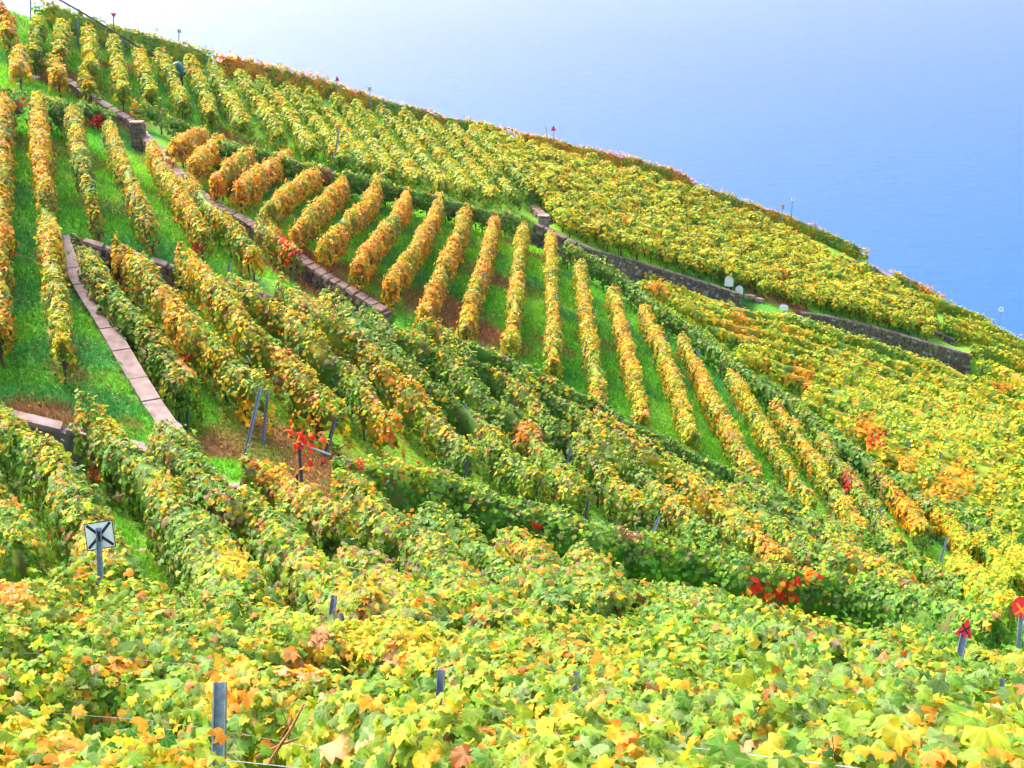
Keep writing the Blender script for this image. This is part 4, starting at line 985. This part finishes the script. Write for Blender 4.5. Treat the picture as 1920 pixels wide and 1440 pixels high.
for k_ in range(min(300, len(cand))):
    q = cand[k_]; j = int(rng.choice([0, 1, 3, 4, 5, 6, 7, 8]))
    if min(np.linalg.norm(q - o_) for o_ in ORANGE_AT) < .8: j = 2
    lab = 'yellow-green bush vine on a single stake in the field above the long dark stone wall' if j != 2 else 'orange bush vine on a single stake in the field above the long dark stone wall'
    if k_ in FRONT: lab = FRONT[k_]
    t = thing('staked_vine', lab, 'vine', Vector((q[0], q[1], cz[k_])), GS if j != 2 else 'orange staked vines above the long dark stone wall')
    s_ = rng.uniform(.9, 1.18)
    link('foliage', SVM[j], t, None, (0, 0, rng.uniform(0, 6.28)), (s_ * rng.uniform(.9, 1.15), s_ * rng.uniform(.9, 1.15), s_ * rng.uniform(.9, 1.05)))
    link('trunk', TRUNKS[j % 5], t, (0, 0, -.03), (0, 0, rng.uniform(0, 6)), (1, 1, .9))
    link('stake', STK, t, None, (rng.normal(0, .06), rng.normal(0, .06), 0), (1, 1, rng.uniform(.95, 1.1)))
if len(cand) > 300:
    Vs, Fs, Cs = [], [], []; nv = 0
    for k_ in range(300, len(cand)):
        v, f, c = SV[int(rng.choice([0, 1, 3, 4, 5, 6, 7, 8]))]; a = rng.uniform(0, 6.28); s_ = rng.uniform(.9, 1.2)
        ca, sa = math.cos(a) * s_, math.sin(a) * s_
        vv = np.stack([v[:, 0] * ca - v[:, 1] * sa + cand[k_, 0], v[:, 0] * sa + v[:, 1] * ca + cand[k_, 1], v[:, 2] * s_ + cz[k_]], -1)
        Vs.append(vv); Fs.append(f + nv); Cs.append(c * rng.uniform(.85, 1.12)); nv += len(v)
    me = mesh_np('far_staked_vines', np.vstack(Vs), np.vstack(Fs), [M_LEAF], np.clip(np.vstack(Cs), 0, .9))
    o_ = link('far_staked_vines', me); o_['kind'] = 'stuff'; o_['label'] = 'mass of farther yellow-green staked vines rising towards the crest of the upper field'; o_['category'] = 'vines'

# ------------------------------------------------------------ walls
def stone_variant(j):
    r2 = random.Random(j + 50); mb = MB(); mb.box((0, 0, 0), (1, 1, 1)); 
    V = [Vector((v.x * r2.uniform(.86, 1.03), v.y * r2.uniform(.8, 1.08), v.z * r2.uniform(.8, 1.03))) for v in mb.V]
    return V, mb.F
STV = [stone_variant(j) for j in range(8)]
def bevel_mesh(V, F, mat, name, w_=.04):
    import bmesh
    me = pydata(name, V, F, mat); bm = bmesh.new(); bm.from_mesh(me)
    bmesh.ops.bevel(bm, geom=bm.edges[:], offset=w_, segments=1, affect='EDGES'); bm.to_mesh(me); bm.free(); return me
COPL = bevel_mesh([Vector((x * .5, y * .5, z * .5)) for x, y, z in ((-1,-1,-1),(1,-1,-1),(1,1,-1),(-1,1,-1),(-1,-1,1),(1,-1,1),(1,1,1),(-1,1,1))], STV[0][1], M_SLAB, 'coping_stone', .012)
STM = {(j, k): bevel_mesh(*STV[j], M_STONE[k], 'stone', .1) for j in range(8) for k in range(3)}
COPM = {(j, k): bevel_mesh([Vector((v.x * .99, v.y, v.z)) for v in STV[j][0]], STV[j][1], [M_SLAB, M_COPE][k], 'coping_stone', .05) for j in range(8) for k in range(2)}
def orient(dx, dy, dz_):
    return Vector((dx, dy, dz_)).to_track_quat('X', 'Z').to_euler()
def build_wall(key, label, cat='wall', cope=(.7, .12), cope_mat=1, style='stones', course=.2, slen=.36, singles=True, end_cap=False, over=.05):
    W_ = WALLS[key]; P = W_['P']; side = W_['side']
    Q, T = dens(P, .15); top = hr(Q[:, 0], Q[:, 1]) + .12
    # smooth the top line
    kk = np.ones(9) / 9; top = np.convolve(np.pad(top, 4, 'edge'), kk, 'valid')
    L = T[-1]; th = W_['th']
    t = thing('retaining_wall' if cat == 'wall' else cat, label, cat, Vector((Q[0, 0], Q[0, 1], float(top[0]))))
    org = t.location
    def at(s):
        x, y, z = np.interp(s, T, Q[:, 0]), np.interp(s, T, Q[:, 1]), np.interp(s, T, top)
        a, b_ = min(s + .15, L), max(s - .15, 0)
        d = np.array([np.interp(a, T, Q[:, 0]) - np.interp(b_, T, Q[:, 0]), np.interp(a, T, Q[:, 1]) - np.interp(b_, T, Q[:, 1])]); d /= np.linalg.norm(d)
        dzz = (np.interp(a, T, top) - np.interp(b_, T, top)) / (a - b_)
        return x, y, z, d, dzz
    # core
    V, F = [], []; ss = np.linspace(0, L, max(2, int(L / .5) + 1)); ct = cope[1]
    for s in ss:
        x, y, z, d, _ = at(s); nrm = np.array([d[1], -d[0]]) * side
        g_lo = float(min(gz(x + nrm[0] * .6, y + nrm[1] * .6), z)) - .5
        for (o_, zz) in ((th / 2 - .03, z - ct), (th / 2 - .03, g_lo), (-th / 2 + .03, g_lo), (-th / 2 + .03, z - ct)):
            V.append((x + nrm[0] * o_ - org.x, y + nrm[1] * o_ - org.y, zz - org.z))
    for i in range(len(ss) - 1):
        for j in range(4): a, b_ = i * 4 + j, i * 4 + (j + 1) % 4; F.append((a, a + 4, b_ + 4, b_))
    F += [(0, 1, 2, 3), tuple(len(V) - 4 + j for j in (3, 2, 1, 0))]
    link('core', pydata('core', V, F, M_CONC if style == 'concrete' else M_MORTAR), t)
    # coping
    s = 0.0
    while s < L - .1:
        l_ = min(cope[0] * random.uniform(.75, 1.3), L - s); 
        if L - s - l_ < .2: l_ = L - s
        x, y, z, d, dzz = at(s + l_ / 2)
        link('coping_stone', COPL if cope[0] > 1 else COPM[(random.randrange(8), cope_mat)], t, Vector((x, y, z - ct / 2 + random.uniform(-.012, .012))) - org, orient(d[0], d[1], dzz), (l_ * .985, th + 2 * over * random.uniform(.8, 1.2), ct))
        s += l_
    # face
    faces = [(1, s_) for s_ in (1,)]
    cnt = 0; js = MB(); jF = []
    if style == 'stones':
        row_i = 0; depth_max = 2.6
        while row_i * course < depth_max:
            s = -random.uniform(0, slen)
            ch = course * random.uniform(.85, 1.15)
            while s < L:
                l_ = slen * random.uniform(.6, 1.6); sc_ = min(max(s + l_ / 2, .05), L - .05)
                x, y, z, d, dzz = at(sc_); nrm = np.array([d[1], -d[0]]) * side
                fx, fy = x + nrm[0] * (th / 2 - .03), y + nrm[1] * (th / 2 - .03)
                zc = z - ct - .02 - row_i * course - ch / 2
                s += l_
                if zc < float(gz(x + nrm[0] * .5, y + nrm[1] * .5)) - .12: continue
                Lx = min(l_, L) * .93; pr = random.uniform(.05, .11)
                k_ = random.choices((0, 1, 2), (6, 2, 1.4) if key in ('long', 'east') else (3, 4, 2.5))[0]
                if singles and cnt < 300:
                    link('stone', STM[(random.randrange(8), k_)], t, Vector((fx, fy, zc + random.uniform(-.01, .01))) - org, orient(d[0], d[1], dzz), (Lx, pr * 2, ch * .9)); cnt += 1
                else:
                    M_ = Matrix.Translation(Vector((fx, fy, zc)) - org) @ orient(d[0], d[1], dzz).to_matrix().to_4x4()
                    v, f = STV[random.randrange(8)]; i0 = len(js.V)
                    js.V += [M_ @ Vector((q.x * Lx, q.y * pr * 2, q.z * ch * .9)) for q in v]; js.F += [tuple(i0 + a for a in ff) for ff in f]; jF += [k_] * 6
            row_i += 1
    else:
        s = 0
        while s < L - .1:                       # cast blocks with open joints
            l_ = min(.8, L - s); x, y, z, d, dzz = at(s + l_ / 2); nrm = np.array([d[1], -d[0]]) * side
            lo = float(gz(x + nrm[0] * .6, y + nrm[1] * .6)) - .3; hgt = z - ct - lo
            if hgt > .1: link('concrete_block', STM_C[random.randrange(4)], t, Vector((x + nrm[0] * (th / 2 - .05), y + nrm[1] * (th / 2 - .05), lo + hgt / 2)) - org, orient(d[0], d[1], dzz), (l_ * .99, .12, hgt * .96))
            s += l_
    if js.V:
        me = pydata('stone_facing', js.V, js.F, M_STONE); me.polygons.foreach_set('material_index', jF); o_ = link('stone_facing', me, t); o_['kind'] = 'stuff'
    if end_cap:
        x, y, z, d, dzz = at(L - .02)
        lo = float(min(gz(x + d[0] * .5, y + d[1] * .5), gz(x, y))) - .4; hgt = z - ct - lo; k_ = 0; zc = z - ct - .11
        while zc > lo:
            link('end_stone', STM[(k_ % 8, 2 if k_ else 0)], t, Vector((x + d[0] * .05, y + d[1] * .05, zc)) - org, orient(d[0], d[1], 0), (.3, th * 1.02, .2)); zc -= .21; k_ += 1
    return t
STM_C = [bevel_mesh([Vector((v.x, v.y, v.z)) for v in MBX.V], MBX.F, M_CONC, 'concrete_block', .012) for MBX in [(lambda m_: (m_.box((0, 0, 0), (1, 1, 1)), m_)[1])(MB()) for _ in range(4)]]
build_wall('slab', 'pale pink slab-topped wall running down the left grass terrace', cope=(1.5, .17), cope_mat=0, style='stones', singles=True, end_cap=True, over=.02, course=.22, slen=.45)
build_wall('left', 'low violet concrete wall with pink coping at the lower left', cope=(1.7, .12), cope_mat=0, style='concrete')
build_wall('rubble', 'cracked rubble wall crossing behind the green-gold rows at left', cope=(.75, .12), cope_mat=1, course=.2, slen=.38)
build_wall('mid', 'stone wall with tiled brown coping descending to the orange block', cope=(.34, .11), cope_mat=1, course=.19, slen=.3, end_cap=True)
build_wall('top', 'tiny reddish wall piece near the top left corner', cope=(.5, .1), cope_mat=1, course=.2, slen=.3)
build_wall('upper', 'upper stone wall with pale coping leading down to the stone pier', cope=(.7, .12), cope_mat=0, course=.2, slen=.35)
build_wall('stub', 'short brick-coloured wall stub at the head of the long stone wall', cope=(.4, .1), cope_mat=1, course=.2, slen=.35, end_cap=True)
build_wall('long', 'long dark stone terrace wall behind the dark hedge, white boards at its end', cope=(.8, .13), cope_mat=1, course=.2, slen=.34, singles=False, end_cap=True)
build_wall('east', 'dark stone terrace wall with pink coping at the right', cope=(.8, .13), cope_mat=1, course=.2, slen=.34, singles=False, end_cap=True)
build_wall('east_end', 'short low wall piece behind the right end of the dark terrace wall', cope=(.6, .12), cope_mat=0, course=.2, slen=.34, singles=False)
build_wall('crest', 'pale boundary wall just under the crest hedge at right', cope=(.7, .12), cope_mat=0, course=.2, slen=.34, singles=False)
build_wall('crest_back', 'pale boundary wall piece nearest the lake at right', cope=(.7, .12), cope_mat=0, course=.2, slen=.34, singles=False)

def pier(px, py, wd, ht, label, mats, n=6):
    b_ = Vector(hit(px, py, 0)); t = thing('stone_pier', label, 'pier', b_)
    mb = MB(); mb.box((0, 0, ht / 2 - .2), (wd * .84, wd * .84, ht + .4 - .16)); link('core', mb.mesh('core', M_MORTAR), t)
    for k_ in range(n):
        z = (k_ + .5) * (ht - .14) / n
        for sx, sy, ang in ((0, -1, 0), (1, 0, 90), (-1, 0, 90), (0, 1, 0)):
            for h_ in (-1, 1):
                off = h_ * wd * .24
                link('stone', STM[(random.randrange(8), random.choice(mats))], t, (sx * wd * .42 + (off if sx == 0 else 0), sy * wd * .42 + (off if sx else 0), z), (0, 0, R(ang)), (wd * .47, .12, (ht - .14) / n * .93))
    link('cap_stone', COPM[(1, 1)], t, (0, 0, ht - .06), None, (wd * 1.06, wd * 1.06, .13))
pier(262, 282, .62, 1.35, 'square violet stone pier at the foot of the upper stone wall', (0, 1))
pier(1019, 424, .75, .75, 'low pale stone pier at the corner of the long dark wall', (2,), 3)
def boulder(px, py, s, label, mat):
    import bmesh
    bm = bmesh.new(); bmesh.ops.create_icosphere(bm, subdivisions=2, radius=.5)
    sd_ = random.uniform(0, 50)
    for v in bm.verts:
        p = np.array(v.co); f = 1 + .16 * float(noise(p[None] * 3, 1, sd_)[0]); q = v.co * f
        v.co = Vector([math.copysign(abs(c * 2) ** .55 / 2, c) for c in q]); 
    me = bpy.data.meshes.new('fallen_stone'); bm.to_mesh(me); bm.free(); me.materials.append(mat)
    o_ = link('fallen_stone', me, None, Vector(hit(px, py, 0)) + Vector((0, 0, s[2] * .3)), (random.uniform(-.15, .15), .1, random.uniform(-.5, .5)), s); o_['label'] = label; o_['category'] = 'stone'
boulder(383, 888, (.42, .34, .3), 'leftmost of the three pink blocks lying above the lower left rows', M_SLAB)
boulder(404, 908, (.5, .36, .28), 'middle of the three pink blocks lying above the lower left rows', M_SLAB)
boulder(436, 920, (.44, .34, .22), 'rightmost of the three pink blocks, nearly covered by leaves', M_SLAB)
boulder(1405, 560, (.8, .5, .4), 'brown step stone beside the right white board', M_COPE)
boulder(1424, 566, (.8, .5, .4), 'rounded brown step stone in the dry grass gap between the dark walls', M_COPE)
boulder(1490, 598, (1.3, .7, .35), 'low pale slab on the ground beside the half-hidden white board', M_SLAB)
boulder(60, 148, (.9, .5, .2), 'flat pinkish slab on the grass under the orange bush at upper left', M_SLAB)
boulder(76, 110, (.4, .3, .2), 'small reddish stone on the bright grass near the top left corner', M_COPE)

# ------------------------------------------------------------ marker boards and signs
def board_frame(c, right_tilt=0.0):
    """orthonormal frame of a board at c that faces the viewer's terrace"""
    f = Vector((-c[0], -c[1], 0)).normalized(); x = Vector((0, 0, 1)).cross(f).normalized()
    return x, f
def round_board(px, py, wpx, hpx, label):
    c = hit(px, py + hpx * .4, .35); r_ = np.linalg.norm(c); wd = wpx / FPX * r_; ht = hpx / FPX * r_
    t = thing('marker_board', label, 'marker board', Vector((c[0], c[1], float(gz(c[0], c[1])))), 'white boards with rounded tops at the dark wall')
    cc = Vector(ray(px, py)) * r_ - t.location
    x, f = board_frame(c); rot = Matrix((( x.x, f.x, 0), (x.y, f.y, 0), (0, 0, 1))).to_4x4()
    poly = [(-wd / 2, -ht / 2), (wd / 2, -ht / 2)] + [(wd / 2 * math.cos(a), ht * .12 + ht * .38 * math.sin(a)) for a in np.linspace(0, math.pi, 10)]
    Mx = Matrix.Translation(cc) @ rot
    a_ = MB(); a_.prism(poly, .02, .05, Mx); link('front_panel', a_.mesh('front_panel', M_WHITE), t)
    p2 = [(u_ * 1.0, v_ * 1.0) for u_, v_ in poly]; a_ = MB(); a_.prism([(u_ * 1.02 + .0, v_ * 1.02) for u_, v_ in p2], -.25, .017, Mx); link('housing', a_.mesh('housing', M_NAVY), t)
    a_ = MB(); a_.tube([cc + Vector((0, 0, -ht * .4)), Vector((0, 0, -.2))], .04, 6); link('pole', a_.mesh('pole', M_STEEL), t)
round_board(1367, 527, 16, 20, 'larger white rounded board standing on the end of the long dark wall')
round_board(1386, 544, 14, 17, 'smaller white rounded board just right of the end of the long dark wall')
round_board(1470, 577, 16, 10, 'white rounded board half hidden in the gap between the two dark walls')

def sign(px, py, wpx, hpx, base, shape, label, mat, mark=None, pole_mat=None, dz=1.45, mark_mat=None, pole_w=.03, roll=0.0, over_front=False, near=1.0):
    c = hit(base[0], base[1], dz) * near; r_ = np.linalg.norm(c); wd, ht = wpx / FPX * r_, hpx / FPX * r_
    t_ = Vector(ray(px, py)) * r_
    d = (t_ - Vector(c)); d = d.normalized() if d.length > .1 else Vector((0, 0, 1))
    if d.z < .5: d = Vector((0, 0, 1))
    g0 = float(gz(c[0], c[1])); foot = Vector((c[0], c[1], g0 - .2)) - Vector((d.x / d.z, d.y / d.z, 0)) * (c[2] - g0)
    t = thing('marker_sign', label, 'sign', foot); o_ = foot
    f = Vector((-t_.x, -t_.y, -t_.z * .9)).normalized(); x = Vector((0, 0, 1)).cross(f).normalized(); z = f.cross(x)
    rot = Matrix(((x.x, f.x, z.x), (x.y, f.y, z.y), (x.z, f.z, z.z))).to_4x4() @ Matrix.Rotation(roll, 4, 'Y')
    Mx = Matrix.Translation(t_ - o_) @ rot
    if shape == 'square': poly = [(-wd/2, -ht/2), (wd/2, -ht/2), (wd/2, ht/2), (-wd/2, ht/2)]
    elif shape == 'up': poly = [(-wd/2, -ht/2), (wd/2, -ht/2), (wd*.03, ht/2), (-wd*.03, ht/2)]
    elif shape == 'down': poly = [(-wd*.03, -ht/2), (wd*.03, -ht/2), (wd/2, ht/2), (-wd/2, ht/2)]
    elif shape == 'disc': poly = [(wd/2*math.cos(a), ht/2*math.sin(a)) for a in np.linspace(0, 2*math.pi, 20, endpoint=False)]
    a_ = MB(); a_.prism(poly, -.006, .006, Mx); link('board', a_.mesh('board', mat), t)
    if shape == 'square' and wpx > 20:
        e = .012; a_ = MB()
        for cx_, cz_, sx_, sz_ in ((0, ht/2 + e*.5, wd + 2*e, e), (0, -ht/2 - e*.5, wd + 2*e, e), (wd/2 + e*.5, 0, e, ht), (-wd/2 - e*.5, 0, e, ht)): a_.box((cx_, 0, cz_), (sx_, .018, sz_), Mx)
        link('rim', a_.mesh('rim', M_BLACK), t)
    mm = mark_mat or M_BLACK
    if mark == 'X':
        a_ = MB(); lw = wd * .13; k_ = .44
        for (sa_, (cx_, cz_), ln) in ((1, (0, 0), 1), (-1, (0, 0), 1)):
            l_ = math.hypot(wd, ht) * k_ * (0.62 if shape != 'square' else 1)
            an = math.atan2(ht, wd) * sa_; cn, sn = math.cos(an), math.sin(an); pl = []
            for q in [(l_, -lw*.3), (l_*1.03, 0), (l_, lw*.5), (0, lw*.42), (-l_, lw*.5), (-l_*1.03, 0), (-l_, -lw*.3), (0, -lw*.42)]:
                u_, v_ = q; pl.append((u_*cn - v_*sn, u_*sn + v_*cn + (0 if shape == 'square' else -ht*.12)))
            y0 = .0065 if sa_ > 0 else .0072
            a_.prism(pl, y0, y0 + .0015, Mx)
        link('black_cross', a_.mesh('black_cross', mm), t)
    if mark in ('7', '2', '3'):
        a_ = MB(); sg = {'7': [(-.22,.3,.25,.3),(.25,.3,-.05,-.32)], '2': [(-.22,.22,0,.34),(0,.34,.22,.2),(.22,.2,-.22,-.3),(-.22,-.3,.24,-.3)]}[mark if mark in '72' else '7']
        for i_, (a0, b0, a1, b1) in enumerate(sg):
            L_ = math.hypot((a1-a0)*wd, (b1-b0)*ht); an = math.atan2((b1-b0)*ht, (a1-a0)*wd)
            Mq = Mx @ Matrix.Translation(Vector(((a0+a1)/2*wd, .009 + i_*.001, (b0+b1)/2*ht))) @ Matrix.Rotation(-an, 4, 'Y'); a_.box((0, 0, 0), (L_ + wd*.08, .004, wd*.14), Mq)
        link('number', a_.mesh('number', mm), t)
    # pole on the viewer's side as a flat steel channel
    top = t_ - o_ + z * (ht * .30 if over_front else -ht * .35) + f * (.03 if over_front else -.03)
    L_ = top.length; q = top.to_track_quat('Z', 'Y').to_euler()
    link('post', POST if pole_mat is None else pole_mat, t, None, q, (pole_w / .07 * 1.0, pole_w / .07, L_))
    if over_front:
        a_ = MB(); a_.box((0, .055, -ht*.05), (wd*.16, .012, ht*.36), Mx); a_.box((0, .05, ht*.14), (wd*.18, .04, .02), Mx); link('clamp', a_.mesh('clamp', M_BLACK), t)
    return t
sign(187, 1004, 47, 46, (190, 1118), 'square', 'square white sign with a black X on a steel post at the lower left', M_WHITE, 'X', dz=1.35, pole_w=.075, over_front=True, roll=-.03)
sign(1811, 1177, 30, 32, (1801, 1222), 'up', 'red triangular sign with a black X on a steel post at the lower right', M_RED, 'X', dz=1.3, pole_w=.1, roll=.14, near=.84)
sign(1916, 1139, 34, 38, (1912, 1190), 'disc', 'round red and orange sign cut by the right picture edge', M_RED, 'X', dz=1.2, pole_w=.09, mark_mat=M_ORANGE, near=.93)
sign(213, 29, 10, 8, (213, 50), 'down', 'small red inverted triangle at the upper left skyline', M_RED, pole_w=.05)
sign(336, 58, 6, 6, (335, 72), 'square', 'tiny dark number plate against the pale lake at the upper left', M_STEELD, '7', pole_w=.05, mark_mat=M_WHITE)
sign(632, 147, 8, 9, (632, 157), 'up', 'small red triangle on the skyline left of the tiny white X sign', M_RED, pole_w=.05)
sign(693, 167, 8, 8, (694, 182), 'square', 'tiny white sign with a dark X on the orange skyline row', M_WHITE, 'X', pole_w=.05)
sign(1024, 241, 5, 6, (1025, 252), 'square', 'tiny cream plate left of the magenta-red skyline triangle', M_CREAM, pole_w=.04)
sign(1038, 240, 10, 10, (1038, 260), 'up', 'clear red triangle on a thin pole against the blue lake', M_RED, pole_w=.05)
sign(1468, 388, 8, 9, (1467, 402), 'down', 'small orange inverted triangle with a dark X beside the white number plate', M_ORANGE, 'X', pole_w=.05)
sign(1486, 373, 6, 7, (1484, 402), 'square', 'white number plate on a tall dark pole against the lake', M_WHITE, '7', pole_mat=POSTD, pole_w=.05)
sign(1877, 580, 8, 8, (1875, 600), 'square', 'tiny white sign with a dark X over the lake at the right', M_WHITE, 'X', pole_w=.05)
sign(636, 240, 13, 11, (627, 297), 'down', 'orange inverted triangle on a long leaning post above the dark hedge', M_ORANGE, pole_w=.08, dz=1.0)

# rail and its tarpaulin
P = np.array([hit(a, b, d) for a, b, d in [(60,-30,1.9),(105,-4,1.9),(150,21,1.8),(200,51,1.8),(235,72,1.8),(262,90,1.5),(290,106,1.2)]])
Ps, _ = dens(smooth_poly(P, 2), .4); o0 = Vector(Ps[0]); mb = MB(); mb.tube([Vector(p) - o0 for p in Ps], .045, 6)
o_ = link('cable', mb.mesh('cable', M_CABLE), None, o0); o_['label'] = 'dark cable sagging across the top left corner above the vines'; o_['category'] = 'cable'
P = np.array([hit(a, b, .9) for a, b in [(366,128),(378,131),(388,135)]]); o0 = Vector(P[0]); mb = MB(); mb.tube([Vector(p) - o0 for p in P], .05, 6)
o_ = link('rail_piece', mb.mesh('rail_piece', M_WHITE), None, o0); o_['label'] = 'short pale rail lying right of the green tarpaulin'; o_['category'] = 'rail'
import bmesh
c = Vector(hit(330, 128, .9)); c.z = float(gz(c.x, c.y)); t = thing('covered_bin', 'dark green tarpaulin draped over a bin among the upper rows', 'covered bin', c)
bm = bmesh.new(); bmesh.ops.create_uvsphere(bm, u_segments=20, v_segments=12, radius=1)
for v in bm.verts:
    p = v.co; a = math.atan2(p.y, p.x); rr_ = 1 + .07 * math.sin(a * 7 + p.z * 2) * (1 - p.z) * .6
    q = Vector((math.copysign(abs(p.x) ** .7, p.x) * .5 * rr_, math.copysign(abs(p.y) ** .7, p.y) * .4 * rr_, .72 + p.z * .42 + .16 * math.sin(p.x * 3 + 1)))
    v.co = q
me = bpy.data.meshes.new('tarpaulin'); bm.to_mesh(me); bm.free(); me.materials.append(M_TARP); link('tarpaulin', me, t)
mb = MB(); mb.tube([(0, 0, -.1), (0, 0, .6)], .34, 12); link('bin', mb.mesh('bin', M_NAVY), t)
mb = MB(); mb.tube([(.5 * math.cos(a), .4 * math.sin(a), .75 + .03 * math.sin(a * 5)) for a in np.linspace(0, 6.28, 24)], .012, 4); link('rope', mb.mesh('rope', M_WHITE), t)
# crumpled white net behind the red sign
c = Vector(hit(1852, 1178, .1)); c.z = float(gz(c.x, c.y)) + .12; V = []; F = []; n_ = 9
for a in range(n_):
    for b_ in range(n_):
        u_, v_ = a / (n_ - 1) - .5, b_ / (n_ - 1) - .5
        V.append((u_ * .75 + .05 * math.sin(v_ * 19), v_ * .45 + .04 * math.sin(u_ * 23), .28 * math.exp(-(u_ * u_ + v_ * v_) * 7) + .09 * math.sin(u_ * 17 + v_ * 11) * math.cos(v_ * 13)))
for a in range(n_ - 1):
    for b_ in range(n_ - 1): i = a * n_ + b_; F.append((i, i + n_, i + n_ + 1, i + 1))
me = pydata('crumpled_net', V, F, M_WHITE, True); o_ = link('crumpled_net', me, None, c); o_['label'] = 'crumpled whitish net on the ground right of the red triangular sign'; o_['category'] = 'net'

# ------------------------------------------------------------ grass
def grass():
    N = 330000
    d = rng.uniform(20, 108, N) ; a = rng.uniform(-24, 24, N); x = d * np.tan(np.radians(a)); y = d
    z = gz(x, y); px, py = project(np.stack([x, y, z], -1))
    polys = [[(-20,60),(130,60),(150,160),(240,240),(350,330),(500,430),(500,520),(330,520),(200,470),(130,470),(150,560),(330,800),(300,860),(-20,800)],
             [(330,640),(620,840),(760,980),(700,1000),(560,960),(440,900),(340,860)],
             [(380,300),(480,260),(700,330),(1010,430),(1130,540),(1300,640),(1440,720),(1540,860),(1500,920),(1330,870),(1130,770),(1000,690),(860,620),(720,610),(500,520),(480,440)],
             [(0,0),(200,20),(420,140),(430,260),(300,230),(60,120)],[(150,120),(300,130),(260,250),(180,200)],
             [(1040,400),(1760,590),(1760,640),(1480,590),(1380,545),(1150,480)],[(600,900),(1500,1080),(1900,1160),(1900,1220),(1500,1180),(1100,1090),(700,1000)],[(150,880),(340,1120),(180,1120),(40,900)],[(-20,950),(80,1000),(240,1050),(220,1090),(-20,1060)],[(940,380),(1000,400),(1000,360)]]
    ok = np.zeros(N, bool)
    for q in polys: ok |= inpoly(px, py, q)
    ok &= rng.random(N) < np.clip(1.5 - d / 90, .25, 1)
    x, y, z, d = x[ok], y[ok], z[ok], d[ok]; n_ = len(x); P = np.stack([x, y, z], -1)
    tint = ground_tint(P); hgt = rng.uniform(.05, .15, n_) * (1 + .5 * noise(P * [1, 1, 0], .9, 2.0)) * (1 + d / 120); hgt = np.clip(hgt, .03, .3)
    V = []; F = []; C = []
    for b_ in range(3):
        an = rng.uniform(0, 6.28, n_); wd = .012 + .010 * rng.random(n_) + d * .00016; ox, oy = rng.normal(0, .05, n_), rng.normal(0, .05, n_); ln = rng.uniform(.2, .8, n_) * hgt; la = rng.uniform(0, 6.28, n_)
        p0 = P + np.stack([ox - np.cos(an) * wd, oy - np.sin(an) * wd, -.02 + 0 * ox], -1); p1 = P + np.stack([ox + np.cos(an) * wd, oy + np.sin(an) * wd, -.02 + 0 * ox], -1)
        p2 = P + np.stack([ox + np.cos(la) * ln, oy + np.sin(la) * ln, hgt], -1)
        V.append(np.stack([p0, p1, p2], 1)); C.append(np.repeat((tint * rng.uniform(.9, 1.9, (n_, 1)) * (1 + rng.normal(0, .12, (n_, 3))))[:, None], 3, 1))
    V = np.concatenate(V).reshape(-1, 3); C = np.clip(np.concatenate(C).reshape(-1, 3), 0.005, .9); F = np.arange(len(V)).reshape(-1, 3)
    me = mesh_np('grass', V, F, [M_GRASS], C); o_ = link('grass', me); o_['kind'] = 'stuff'; o_['label'] = 'short bright green grass and dry reddish weeds between the vine rows'; o_['category'] = 'grass'
grass()
def fallen():
    N = 26000; d = rng.uniform(20, 75, N); a = rng.uniform(-23, 23, N); x = d * np.tan(np.radians(a)); y = d; z = gz(x, y) + .05
    P = np.stack([x, y, z], -1); px, py = project(P)
    ok = (px > -50) & (px < 1970) & (py > 0) & (py < 1300) & (noise(P * [1, 1, 0], 1.1, 3.3) > -.1); P = P[ok]; n_ = len(P)
    N_ = np.tile([0, 0, 1.0], (n_, 1)) + rng.normal(0, .3, (n_, 3)); tp = rng.normal(0, 1, (n_, 3)); c = PC[[PK.index(k) for k in 'YAOBTBA']][rng.integers(0, 7, n_)] * rng.uniform(.6, 1.1, (n_, 1))
    V, F, C = leaves_mesh(P, N_, tp, rng.uniform(.05, .1, n_), c, 'low'); o_ = link('fallen_leaves', mesh_np('fallen_leaves', V, F, [M_LEAF], C))
    o_['kind'] = 'stuff'; o_['label'] = 'yellow and brown fallen leaves scattered on the grass between the rows'; o_['category'] = 'leaves'
fallen()
